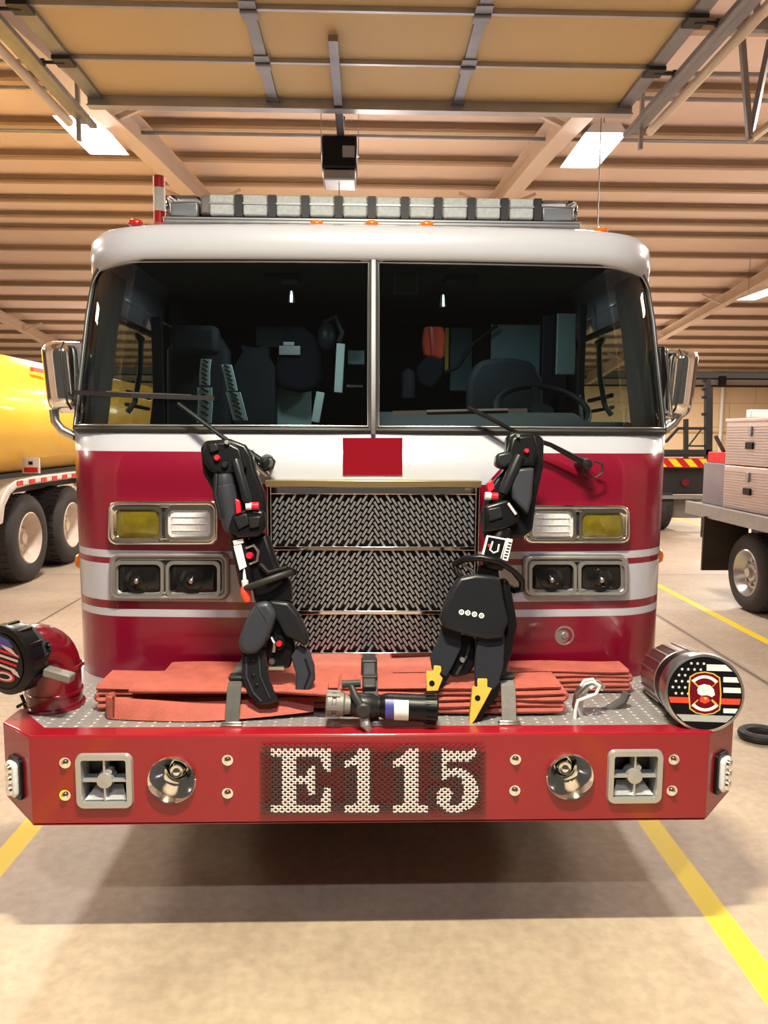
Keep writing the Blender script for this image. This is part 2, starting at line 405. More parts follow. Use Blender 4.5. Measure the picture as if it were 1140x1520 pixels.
# eave strut and framing seen above the rear wall
b = MB(); b.bb(-24, 24, 33.7, 33.95, 4.36, 4.42); trim(b, 'dark_metal')
b = MB(); b.bb(-24, 24, 33.6, 33.75, 4.02, 4.10); trim(b, 'dark_metal')
b = MB(); b.bb(-24, 24, 33.8, 33.99, 4.10, 4.36); trim(b, 'lamp_house')
for x in (13.1, 16.2, -12):
    b = MB(); b.bb(x-.14, x+.14, 33.5, 33.7, 4.02, 4.5); trim(b, 'dark_metal')
b = MB(); b.tube([(16.35, 33.8, 0), (16.35, 33.8, 4.0)], .09); trim(b, 'lamp_house')
b = MB(); b.bb(-24, 24, 33.9, 33.99, 1.95, 2.02); trim(b, 'doorpanel')
# thin roof hanger wires / conduits
b = MB(); b.tube([(2.26, 7.4, 3.1), (2.26, 7.4, 5.2)], .006, 6); trim(b, 'galv')
for (yy, zz_) in ((7.0, 5.06), (7.6, 5.1), (9.1, 5.28)):
    b = MB(); b.tube([(-24, yy, zz_), (24, yy, zz_)], .022, 8); trim(b, 'galv')

# ---------------- overhead sectional door, open under the roof
DZ = 4.30; DX0 = -2.07; DX1 = 2.02; DY1 = 5.88
door = empty('door_1', (0, 1.6, DZ), kind='structure')
for k in range(6):
    y1 = DY1-k*.625; y0 = y1-.615
    b = MB(); b.bb(DX0+.03, DX1-.03, y0, y1, DZ, DZ+.05)
    pnl = b.build('door_panel', 'doorpanel', door, bevel=.004, smooth=False)
    s = MB()
    s.bb(DX0+.02, DX1-.02, y0-.012, y0+.012, DZ-.03, DZ+.002)
    s.build('panel_joint', 'galv_light', pnl, smooth=False)
    for xs in (-.69, .69):
        s = MB(); s.bb(xs-.035, xs+.035, y0+.01, y1-.01, DZ-.028, DZ+.001)
        for yy in (y0+.05, y1-.05): s.bb(xs-.05, xs+.05, yy-.04, yy+.04, DZ-.036, DZ-.026)
        s.tube([(xs-.05, y0, DZ-.04), (xs+.05, y0, DZ-.04)], .014, 8)
        s.build('stile', 'galv', pnl, smooth=False)
    for xs in (DX0+.06, DX1-.06):
        s = MB(); s.bb(xs-.05, xs+.05, y0+.01, y1-.01, DZ-.03, DZ+.001); s.build('end_stile', 'galv', pnl, smooth=False)
        s = MB(); sg = -1 if xs < 0 else 1
        s.bb(xs-.06, xs+.06, y0-.06, y0+.06, DZ-.055, DZ-.028); s.tube([(xs, y0, DZ-.05), (xs+sg*.17, y0, DZ-.05)], .011, 8)
        s.lathe((xs+sg*.14, y0, DZ-.05), (1, 0, 0), [(-.012, .003), (-.012, .024), (.012, .024), (.012, .003)], 14)
        s.build('roller_hinge', 'dark_metal', pnl)
b = MB(); b.bb(DX0, DX1, DY1-.03, DY1+.03, DZ-.075, DZ+.0); b.bb(DX0, DX1, DY1-.06, DY1+.02, DZ-.085, DZ-.075); b.build('strut', 'galv_light', door, smooth=False)
b = MB(); b.bb(DX0, DX1, 3.37, 3.42, DZ-.07, DZ); b.build('strut', 'galv_light', door, smooth=False)
for sg, xe in ((-1, DX0), (1, DX1)):
    b = MB(); x = xe+sg*.1
    b.bb(x-.025, x+.025, 1.6, 6.25, DZ-.085, DZ-.08); b.bb(x+sg*.022, x+sg*.028, 1.6, 6.25, DZ-.085, DZ-.01); b.bb(x-sg*.028, x-sg*.022, 1.6, 6.25, DZ-.085, DZ-.055)
    b.build('track', 'galv', door, smooth=False)
    b = MB(); x = xe+sg*.2
    b.bb(x-.03, x+.03, 1.6, 6.3, DZ-.035, DZ-.03); b.bb(x-.03, x-.025, 1.6, 6.3, DZ-.035, DZ+.03)
    b.build('track_angle', 'galv', door, smooth=False)
    b = MB(); b.bar((xe+sg*.2, 6.2, DZ-.2), (xe+sg*.2, 6.2, 5.0), .03, .03); b.build('track_hanger', 'galv_light', door, smooth=False)
    b = MB(); b.tube([(xe+sg*.33, 1.4, DZ-.0), (xe+sg*.33, 6.35, DZ-.0)], .035, 12); b.build('side_pipe', 'cream_pipe', door)
# door opener hung behind the door
op = empty('door_opener', (-.19, 6.55, 4.02), 'black garage door opener motor hanging behind the raised tan door', 'door opener')
b = MB(); b.bb(-.36, -.07, 6.3, 6.6, 3.96, 4.22); b.build('motor_housing', 'black', op, bevel=.02)
b = MB(); b.bb(-.35, -.08, 6.31, 6.59, 3.87, 3.955); b.build('light_cover', 'dull_steel', op, bevel=.015)
b = MB(); b.bb(-.19, -.09, 6.29, 6.3, 4.04, 4.13); b.build('label_plate', 'dull_steel', op, smooth=False)
b = MB(); b.bb(-.235, -.175, 4.9, 6.4, 4.235, 4.275); b.build('rail', 'galv', op, smooth=False)
for x in (-.37, -.06):
    b = MB(); b.bar((x, 6.45, 4.1), (x, 6.45, 4.46), .03, .006); b.bar((x, 6.45, 4.46), (x*.9, 6.5, 5.1), .03, .006); b.build('hanger_strap', 'galv_light', op, smooth=False)
b = MB(); b.tube([(-.21, 6.5, 4.24), (-.215, 6.52, 4.36), (-.2, 6.54, 4.45)], .03, 10); b.build('chain_sprocket_cover', 'dark_metal', op)
b = MB(); b.tube([(-.22, 6.4, 3.87), (-.22, 6.4, 3.2)], .004, 6); b.build('pull_cord', 'strap_light', op)

# ---------------- ceiling lamps
def ceiling_lamp(c, L, label):
    x, y, z = c
    e = empty('ceiling_light', c, label, 'light', 'fluorescent high bay lamps')
    b = MB(); w = .45
    b.add([(x-w/2, y-L/2, z), (x+w/2, y-L/2, z), (x+w/2, y+L/2, z), (x-w/2, y+L/2, z), (x-w/2+.08, y-L/2, z+.1), (x+w/2-.08, y-L/2, z+.1), (x+w/2-.08, y+L/2, z+.1), (x-w/2+.08, y+L/2, z+.1)],
          [(4, 5, 6, 7), (0, 4, 7, 3), (1, 2, 6, 5), (0, 1, 5, 4), (3, 7, 6, 2)])
    b.build('housing', 'lamp_house', e, smooth=False)
    for k in range(4):
        t = MB(); xx = x-w/2+.08+k*.098; t.tube([(xx, y-L/2+.03, z+.02), (xx, y+L/2-.03, z+.02)], .022, 10); t.build('tube', 'tube_light', e)
    for yy in (y-L/2+.1, y+L/2-.1):
        b = MB(); b.tube([(x, yy, z+.1), (x, yy, roofz(yy)-.2)], .006, 6); b.build('hanger', 'galv', e)
ceiling_lamp((-2.96, 8.5, 5.0), 1.05, 'lit white high bay lamp hanging under the roof at the upper left')
ceiling_lamp((2.56, 8.7, 5.0), 1.05, 'lit white high bay lamp under the roof, just right of the raised door')
ceiling_lamp((9.0, 16.2, 5.0), 3.0, 'distant lit lamp beside the far right rafter, above the stacked tool boxes')

# bracket of the neighbouring bay at the upper right
hb = empty('neighbour_door_bracket', (3.2, 5.2, 3.9), 'dark V shaped steel hanger bracket at the upper right corner', 'bracket')
A = P(1100, 40, 5.2); Bq = P(1113, 207, 5.2); Cq = P(1143, 60, 5.35); D = P(1150, 180, 5.3)
b = MB(); b.bar(A, Bq, .035, .035); b.build('rod', 'galv', hb, smooth=False)
b = MB(); b.bar(Bq, Cq, .035, .035); b.build('rod', 'galv', hb, smooth=False)
b = MB(); b.tube([Bq, (Bq+D)/2, D], .03, 10); b.build('pipe', 'cream_pipe', hb)
b = MB(); b.bar(A+Vector((-.05, 0, 0)), A+Vector((.8, 0.0, 0)), .05, .05); b.build('angle_iron', 'galv', hb, smooth=False)
b = MB(); b.bar(A+Vector((.1, 0, 0)), Vector((A.x+.1, A.y, 5.1)), .03, .03); b.build('hanger', 'galv', hb, smooth=False)
# ================================================================ THE FIRE TRUCK
CX = 0.033
truck = empty('fire_truck', (CX, 3.2, 0), 'red and white fire engine with chrome grille, facing the camera in its bay', 'fire truck')
PROF = [(0.45, 1.268, 2.975, .27), (1.80, 1.270, 2.955, .28), (2.30, 1.225, 3.03, .28), (2.50, 1.195, 3.065, .28), (2.72, 1.17, 3.10, .28)]
def prof(z):
    for a, b in zip(PROF[:-1], PROF[1:]):
        if z <= b[0]:
            t = max(0, (z-a[0])/(b[0]-a[0])); return [a[i]+(b[i]-a[i])*t for i in (1, 2, 3)]
    return PROF[-1][1:]
CR = 0.03
def S(q, z, off=0.0, pr=None):
    w, yf, r = pr or prof(z); L1 = w-r; a = abs(q); sg = 1 if q >= 0 else -1
    if a <= 1: x = a*L1; y = yf+CR*a*a; n = Vector((2*CR*a/L1, -1))
    elif a <= 2:
        th = (a-1)*PI/2; x = L1+r*math.sin(th); y = yf+CR+r*(1-math.cos(th)); n = Vector((math.sin(th), -math.cos(th)))
    else: x = w; y = yf+CR+r+(a-2); n = Vector((1, 0))
    n.normalize()
    return Vector((CX+sg*(x+n.x*off), y+n.y*off, z))
def SP(u, v, off=0.0):
    Y = 3.0
    for _ in range(60):
        p = P(u, v, Y); w, yf, r = prof(p.z); x = abs(p.x-CX); L1 = w-r
        if x <= L1: a = x/L1; y = yf+CR*a*a; q = a
        else:
            t = min(1, (x-L1)/r); th = math.asin(t); y = yf+CR+r*(1-math.cos(th)); q = 1+th/(PI/2)
        Y = Y*.5+(y-off)*.5
    return (q if p.x >= CX else -q), p.z
def SU(u, v, off=0.0):
    q, z = SP(u, v, 0); return S(q, z, off)
def qs(a, b, n): return [a+(b-a)*i/n for i in range(n+1)]
QF = sorted(set([round(x, 4) for x in [-4.35, -3.0, -2.22]+qs(-2, -1, 10)+qs(-1, 1, 12)+qs(1, 2, 10)+[2.22, 3.0, 4.35]]))

z_of = lambda v, u=339: SP(u, v)[1]
zb = [z_of(v) for v in (818, 829, 838, 893, 905, 916)]
Z_BELT = SP(552, 641)[1]; Z_RED = SP(250, 670)[1]; Z_HEAD = SP(552, 385)[1]
Z_BOT = SP(250, 1006)[1]
def cab_paint():
    m = bpy.data.materials.new('cab_two_tone_paint'); m.use_nodes = True; nt = m.node_tree; N = nt.nodes; L = nt.links
    b = N['Principled BSDF']; tc = N.new('ShaderNodeTexCoord'); sep = N.new('ShaderNodeSeparateXYZ'); L.new(tc.outputs['Object'], sep.inputs[0])
    def cmp(sock, thr, gt=True):
        c = N.new('ShaderNodeMath'); c.operation = 'GREATER_THAN' if gt else 'LESS_THAN'; L.new(sock, c.inputs[0]); c.inputs[1].default_value = thr; return c.outputs[0]
    def op(o, a, bb):
        c = N.new('ShaderNodeMath'); c.operation = o; L.new(a, c.inputs[0]); L.new(bb, c.inputs[1]); return c.outputs[0]
    z = sep.outputs[2]
    ax = N.new('ShaderNodeMath'); ax.operation = 'ABSOLUTE'; L.new(sep.outputs[0], ax.inputs[0])
    mask = cmp(z, Z_RED)
    for hi, lo in ((zb[0], zb[1]), (zb[2], zb[3]), (zb[4], zb[5])):
        mask = op('MAXIMUM', mask, op('MULTIPLY', cmp(z, hi, False), cmp(z, lo, True)))
    # white field above the grille, with slanted ends
    sl = N.new('ShaderNodeMath'); sl.operation = 'MULTIPLY'; L.new(z, sl.inputs[0]); sl.inputs[1].default_value = -0.9
    xx = op('ADD', ax.outputs[0], sl.outputs[0])
    mask = op('MAXIMUM', mask, op('MULTIPLY', cmp(xx, 0.47-0.9*1.62, False), cmp(z, 1.60)))
    mx = N.new('ShaderNodeMix'); mx.data_type = 'RGBA'; L.new(mask, mx.inputs['Factor'])
    mx.inputs['A'].default_value = (0.185, 0.0025, 0.020, 1); mx.inputs['B'].default_value = (0.44, 0.45, 0.53, 1)
    L.new(mx.outputs['Result'], b.inputs['Base Color']); b.inputs['Roughness'].default_value = 0.25; b.inputs['Coat Weight'].default_value = 0.5; b.inputs['Coat Roughness'].default_value = 0.06
    return m
CP = cab_paint()
b = MB(); b.grid(lambda q, z: S(q, z), QF, [0.46, Z_BOT, 1.0, 1.2, 1.4, 1.6, Z_BELT])
cab = b.build('cab_body', CP, truck, solid=.012)
# dashboard ledge closing the belt line
# pillars and rear side skin above the belt
QG = 1.64
for sg in (-1, 1):
    b = MB(); zz = qs(Z_BELT-.005, Z_HEAD+.02, 6)
    b.grid(lambda q, z: S(sg*q, z), [QG, 1.8, 1.9, 2, 2.1, 2.25], zz)
    b.grid(lambda q, z: S(sg*q, z), [3.1, 3.5, 4.35], zz)
    b.grid(lambda q, z: S(sg*q, z), [2.2, 3.1], [2.36, Z_HEAD+.02])
    b.build('pillar', 'white', truck, solid=.02)
    b = MB(); b.grid(lambda q, z: S(sg*q, z, -.025), [QG-.10, QG, 1.8, 1.9, 2, 2.12, 2.25], zz); b.build('pillar_trim', 'pillar_trim', truck, solid=.01)
    b = MB()        # door window frame and glass
    for (qa, qb, za, zb_) in ((2.25, 2.29, Z_BELT, 2.36), (3.07, 3.11, Z_BELT, 2.36), (2.25, 3.11, 2.33, 2.37)):
        b.grid(lambda q, z: S(sg*q, z, .006), [qa, qb], [za, zb_])
    dw = b.build('door_window_frame', 'rubber', truck, solid=.012)
    b = MB(); b.grid(lambda q, z: S(sg*q, z, -.004), [2.27, 3.09], [Z_BELT, 2.34]); b.build('pane', 'tinted', dw, smooth=False)
    b = MB(); b.tube([S(sg*2.42, 1.90, -.06), S(sg*2.42, 1.95, -.09), S(sg*2.42, 2.1, -.1), S(sg*2.42, 2.24, -.09), S(sg*2.44, 2.28, -.06), S(sg*2.56, 2.28, -.05)], .014, 10)
    b.tube([S(sg*2.42, 2.0, -.05), S(sg*2.8, 1.99, -.05)], .012, 8); b.tube([S(sg*2.42, 1.94, -.05), S(sg*2.8, 1.93, -.05)], .01, 8)
    b.build('grab_rail', 'rubber', truck)
# roof cap
RP = [(Z_HEAD-.01, 1.19, 3.060, .28), (Z_HEAD, 1.205, 3.040, .29), (Z_HEAD+.03, 1.212, 3.03, .30), (Z_HEAD+.088, 1.207, 3.035, .30), (Z_HEAD+.12, 1.187, 3.055, .30),
      (Z_HEAD+.143, 1.13, 3.11, .32), (Z_HEAD+.155, 1.02, 3.22, .33), (Z_HEAD+.16, .8, 3.45, .3)]
b = MB(); QR = [q for q in QF]
def roofpt(q, i):
    z, w, yf, r = RP[int(i)]; p = S(q, z, 0, (w, yf, r))
    if i <= 1: p.z -= 0.055*max(0, min(1, abs(q)-1.0))**1.0 * (1 if abs(q) > 1 else 0)
    return p
b.grid(roofpt, QR, range(len(RP)))
n = len(QR); last = [roofpt(q, len(RP)-1) for q in QR]
b.add(last, [tuple(range(n))])
b.build('cab_roof', 'white', truck, solid=.008, angle=60)
b = MB(); b.grid(lambda q, z: S(q, z, .010), [q for q in QR if abs(q) < 2.3], [Z_HEAD+.018, Z_HEAD+.026]); b.build('drip_rail', 'lamp_house', truck, solid=.012)
b = MB(); b.bb(CX-1.12, CX+1.12, 3.35, 5.6, Z_HEAD+.09, Z_HEAD+.13); b.build('roof_liner', 'headliner', truck, smooth=False)

# windshield panes
zz = qs(Z_BELT, Z_HEAD, 8)
def wq(t, z): return t
for sg in (-1, 1):
    b = MB(); qq = qs(.02, 1, 8)+qs(1.1, QG, 7)
    b.grid(lambda q, z: S(sg*q, z, .004), qq, zz)
    wp = b.build('windshield_pane', 'wind', truck)
    # black rubber gasket + bright inner bead around each pane
    def frame(q0, q1, z0, z1, off, r, mt, nm, rc=.09):
        pts = []
        def add(q, z): pts.append(S(sg*q, z, off))
        for q in qs(q0, 1, 6)+qs(1.08, q1, 8): add(q, z0)
        for z in qs(z0, z1-rc, 5)[1:]: add(q1, z)
        qc = 1.0-(0)
        for k in range(1, 7):
            a = PI/2*k/6; add(q1-.34*(1-math.cos(a)), z1-rc+rc*math.sin(a))
        for q in reversed(qs(q0, q1-.36, 12)): add(q, z1)
        for z in reversed(qs(z0, z1, 5)[1:-1]): add(q0, z)
        m = MB(); m.tube(pts, r, 8, closed=True); return m.build(nm, mt, wp)
    frame(.013, QG, Z_BELT+.006, Z_HEAD-.004, .006, .013, 'rubber', 'gasket')
    frame(.022, QG-.02, Z_BELT+.022, Z_HEAD-.016, .012, .0035, 'steel', 'chrome_bead')
b = MB(); b.grid(lambda q, z: S(q, z, .012), [-.009, .009], [Z_BELT-.01, Z_HEAD+.01]); b.build('centre_post', 'white', truck, solid=.022)

# ---- interior
b = MB()
b.grid(lambda q, z: S(q, z, -.03), [q for q in QF if abs(q) < 2.1], [Z_BELT-.25, Z_BELT-.005])
for sg in (-1, 1):
    b.bb(CX+sg*1.16, CX+sg*1.19, 3.3, 5.6, 1.0, Z_BELT-.01)
    b.bb(CX+sg*1.10, CX+sg*1.14, 4.35, 5.6, Z_BELT, 2.6)
b.bb(CX-1.19, CX+1.19, 5.55, 5.6, 1.0, 2.62)
b.bb(CX-1.19, CX+1.19, 3.35, 5.6, .95, 1.0)
b.build('cab_lining', 'interior', truck, smooth=False)
# dash: full width ledge
b = MB()
x0, x1 = CX-1.12, CX+1.12
b.prism([(CX+.02, 3.02, 1.72), (CX+.02, 3.02, 1.80), (CX+.02, 3.25, 1.845), (CX+.02, 3.50, 1.905), (CX+.02, 3.68, 1.90), (CX+.02, 3.74, 1.80), (CX+.02, 3.7, 1.5), (CX+.02, 3.1, 1.4)], (.95, 0, 0))
b.prism([(CX+.02, 3.02, 1.72), (CX+.02, 3.02, 1.79), (CX+.02, 3.40, 1.80), (CX+.02, 3.50, 1.7), (CX+.02, 3.45, 1.4), (CX+.02, 3.1, 1.4)], (-.97, 0, 0))
b.bb(CX+.9, CX+1.17, 3.3, 3.7, 1.4, 1.86); b.bb(CX-1.17, CX-.9, 3.3, 3.45, 1.4, 1.79)
b.build('dashboard', 'interior_blue', truck, bevel=.02)
sw = MB(); c = P(805, 590, 3.80); c.z = 1.93
ax = Vector((0, -.55, .83)).normalized(); e1 = Vector((1, 0, 0)); e2 = ax.cross(e1).normalized()
sw.tube([c+(e1*math.cos(2*PI*k/32)+e2*math.sin(2*PI*k/32))*.235 for k in range(32)], .016, 10, closed=True)
for k in range(3):
    a = PI/2+2*PI*k/3; sw.bar(c-ax*.04, c+(e1*math.cos(a)+e2*math.sin(a))*.23, .035, .015)
sw.lathe(c, -ax, [(.0, .001), (0, .06), (.06, .06), (.1, .03), (.4, .03)], 20)
sw.build('steering_wheel', 'rubber', truck)
def seat(cx, y, zt, w, mt, label=None):
    b = MB()
    b.prism([(cx-w/2, y, zt-.75), (cx+w/2, y, zt-.75), (cx+w/2, y+.05, zt-.12), (cx+w/2-.06, y+.07, zt-.02), (cx+w/2-.16, y+.08, zt), (cx-w/2+.16, y+.08, zt), (cx-w/2+.06, y+.07, zt-.02), (cx-w/2, y+.05, zt-.12)], (0, .13, 0))
    st = b.build('seat_back', mt, truck, bevel=.03, seg=3)
    b = MB(); b.bb(cx-w/2, cx+w/2, y-.45, y+.05, zt-.88, zt-.74); b.build('seat_cushion', mt, st, bevel=.03)
    return st
c = P(752, 530, 4.15); seat(c.x, 4.10, c.z, .42, 'interior_blue')
c = P(287, 484, 4.1); s1 = seat(c.x, 4.12, c.z, .34, 'interior_blue')
b = MB(); c1 = P(290, 505, 4.05); b.box((c1.x, 4.06, c1.z), (.25, .12, .15)); b.build('headrest', 'interior_blue', s1, bevel=.03)
c = P(378, 510, 4.3); seat(c.x-.02, 4.35, c.z, .24, 'interior_blue')
# harness straps hanging over the officer's seat: pale webbing with dark bars
def harness(pts, w, Yp):
    pp = [P(u, v, Yp) for u, v in pts]
    b = MB(); b.ribbon(pp, (w, 0, 0), .006)
    st = b.build('harness_strap', 'cyan_bright', s1)
    m = MB()
    for i in range(1, len(pp)):
        for k in range(3):
            c = pp[i-1].lerp(pp[i], (k+.5)/3); m.box(c+Vector((0, -.006, 0)), (w*.55, .004, .010), Matrix.Rotation(.5, 3, 'Y'))
    m.build('woven_mark', 'strap', s1, smooth=False)
    return st
harness([(306, 533), (304, 553), (304, 572)], .055, 3.95); harness([(304, 575), (305, 600), (303, 628)], .078, 3.95)
harness([(336, 541), (341, 560), (345, 580)], .055, 3.95); harness([(346, 582), (351, 600), (357, 624)], .078, 3.95)
# rear crew area: teal lit panels, posts, hanging things
def ipanel(u0, v0, u1, v1, Yp, mt, nm='cab_panel', th=.02):
    a = P(u0, v1, Yp); c = P(u1, v0, Yp); b = MB(); b.bb(a.x, c.x, Yp, Yp+th, a.z, c.z); return b.build(nm, mt, truck, bevel=.006, smooth=False)
ipanel(668, 486, 702, 580, 5.3, 'teal'); ipanel(728, 482, 803, 560, 4.7, 'teal'); ipanel(825, 465, 856, 556, 4.05, 'teal'); ipanel(804, 468, 824, 575, 4.05, 'navy', 'cab_post')
ipanel(702, 480, 728, 590, 5.2, 'interior_blue', 'cab_post'); ipanel(566, 440, 870, 480, 5.1, 'interior', 'overhead_console'); ipanel(240, 448, 545, 482, 5.1, 'interior', 'overhead_console')
ipanel(380, 484, 440, 515, 5.3, 'teal'); ipanel(228, 470, 240, 640, 4.0, 'interior_blue', 'cab_post'); ipanel(857, 450, 872, 585, 3.98, 'interior_blue', 'cab_post')
ipanel(407, 575, 462, 634, 4.6, 'pale_cyan', 'rear_seat_panel')
ipanel(250, 540, 276, 634, 4.4, 'interior_blue', 'cab_post'); ipanel(360, 545, 384, 634, 4.4, 'interior_blue', 'cab_post')
ipanel(516, 520, 541, 541, 4.6, 'teal'); ipanel(514, 571, 538, 576, 4.5, 'steel', 'shelf_edge')
ipanel(586, 405, 620, 435, 3.5, 'headliner', 'overhead_radio', .06)
for (u0, v0, u1, v1) in ((506, 510, 502, 583), (476, 582, 468, 627)):
    b = MB(); b.bar(P(u0, v0, 4.3), P(u1, v1, 4.3), .048, .02, up=(0, 1, 0)); b.build('reflective_post', 'cyan_bright', truck, bevel=.004)
for (u, v) in ((433, 441), (657, 447)):  # steel studs standing in for two bright reflections
    b = MB(); c = P(u, v, 4.0); b.lathe(c, (0, 0, -1), [(-.03, .001), (-.03, .012), (.03, .018), (.03, .001)], 14); b.build('glint_stud', 'steel', truck)
b = MB(); pts = [P(u, v, 4.6) for u, v in ((660, 553), (680, 545), (692, 525), (705, 508), (722, 495), (738, 483))]; b.tube(pts, .012, 8); b.build('coiled_cable', 'rubber', truck)
ipanel(660, 486, 667, 552, 4.7, 'hi_yellow', 'yellow_pull_strap')
jk = empty('turnout_jacket', P(440, 580, 4.45), 'dark navy jacket hung inside the cab, grey name patch on its back', 'jacket')
b = MB()
out = [(432, 482), (450, 484), (468, 498), (475, 520), (478, 560), (470, 578), (445, 582), (415, 576), (408, 560), (412, 520), (418, 498)]
b.prism([P(u, v, 4.4) for u, v in out], (0, .12, 0)); b.build('coat_body', 'navy', jk, bevel=.03, seg=3)
b = MB(); a = P(415, 527, 4.39); c = P(446, 514, 4.39); b.bb(a.x, c.x, 4.372, 4.39, a.z, c.z); a = P(421, 513, 4.39); c = P(437, 508, 4.39); b.bb(a.x, c.x, 4.375, 4.39, a.z, c.z)
b.build('name_patch', 'dull_steel', jk, smooth=False)
vs = empty('safety_vest', P(646, 535, 4.5), 'bright orange vest hanging inside the cab left of the steering wheel', 'vest')
b = MB(); out = [(630, 484), (658, 484), (662, 500), (660, 528), (655, 535), (648, 531), (640, 530), (630, 528), (627, 505)]
b.prism([P(u, v, 4.45) for u, v in out], (0, .08, 0)); b.build('cloth', 'vest', vs, bevel=.015)
b = MB(); b.bar(P(640, 486, 4.43), P(643, 528, 4.43), .015, .006, up=(0, 1, 0)); b.build('fold_trim', 'redplastic', vs, smooth=False)
for xx in (-.45, .45):  # added fill lights with dark covers, brightening the cab interior
    d_ = bpy.data.lights.new('cab_fill_light', 'AREA'); d_.size = .15; d_.energy = 2.2; d_.color = (.85, 1, 1)
    o_ = bpy.data.objects.new('cab_fill_light', d_); COL.objects.link(o_); o_.location = (CX+xx, 3.85, 2.56)
    b = MB(); b.bb(CX+xx-.08, CX+xx+.08, 3.77, 3.93, 2.565, 2.59); b.build('cab_fill_cover', 'interior', truck, bevel=.006)
b = MB(); pts = [(634, 528), (660, 534), (656, 560), (640, 580), (622, 570), (618, 545)]; b.prism([P(u, v, 4.4) for u, v in pts], (0, .1, 0)); b.build('gear_bag', 'navy', truck, bevel=.02)
b = MB(); c = P(606, 560, 4.3); b.lathe(c, (0, 0, 1), [(-.12, .001), (-.12, .04), (.02, .04), (.04, .02), (.05, .001)], 16); b.build('flashlight', 'slate', truck)
b = MB(); c = P(485, 500, 4.4); b.ball(c, .07, sc=(.8, .6, 1.2)); b.tube([P(480, 480, 4.4), P(498, 470, 4.4), P(508, 495, 4.4), P(503, 508, 4.4)], .016, 8); b.build('air_mask', 'slate', truck)

# ---- red emblem panel
b = MB(); pts = [(509, 650), (597, 650), (597, 705), (509, 705)]
b.prism([SU(u, v, .008) for u, v in pts], (0, -.003, 0)); b.build('nose_panel', 'panel_red', truck, smooth=False)

# ---- grille
GY = 2.90
gl, gr_ = P(399, 800, GY).x, P(709, 800, GY).x
gz = lambda v: P(552, v, GY).z
g = MB()
b = MB(); b.bb(gl-.01, gr_+.01, GY-.012, 3.0, gz(723), gz(713)); grille = b.build('grille', 'gold', truck, bevel=.003)
b = MB(); b.bb(gl, gr_, GY+.02, 3.0, gz(985), gz(722)); b.build('back_panel', 'black', grille, smooth=False)
b = MB()
b.bb(gl, gr_, GY-.006, GY+.03, gz(734), gz(723)); b.bb(gl, gr_, GY-.006, GY+.03, gz(817), gz(811)); b.bb(gl, gr_, GY-.006, GY+.03, gz(912), gz(906)); b.bb(gl, gr_, GY-.006, GY+.03, gz(992), gz(968))
b.bb(gl-.004, gl+.012, GY-.01, 3.0, gz(992), gz(722)); b.bb(gr_-.012, gr_+.004, GY-.01, 3.0, gz(992), gz(722))
b.build('chrome_bar', 'chrome', grille, bevel=.003)
for (va, vb) in ((734, 811), (817, 906), (912, 968)):
    b = MB(); z0, z1 = gz(vb), gz(va); cw = (gr_-gl-.03)
    nx = 2*17; dx = cw/nx; dz = .027; ny = int((z1-z0)/dz)+1
    for i in range(nx):
        xx = gl+.015+dx*(i+.5); sg = 1 if i < nx/2 else -1
        for j in range(ny):
            zc = z0+dz*(j+.5)+(dz/2 if i % 2 else 0)
            if zc > z1-.006 or zc < z0+.006: continue
            b.bar((xx-sg*dx*.40, GY+.004, zc-.0155), (xx+sg*dx*.40, GY+.004, zc+.0155), .0082, .006, up=(0, 1, 0))
    b.build('herringbone_mesh', 'grille_wire', grille, smooth=False)

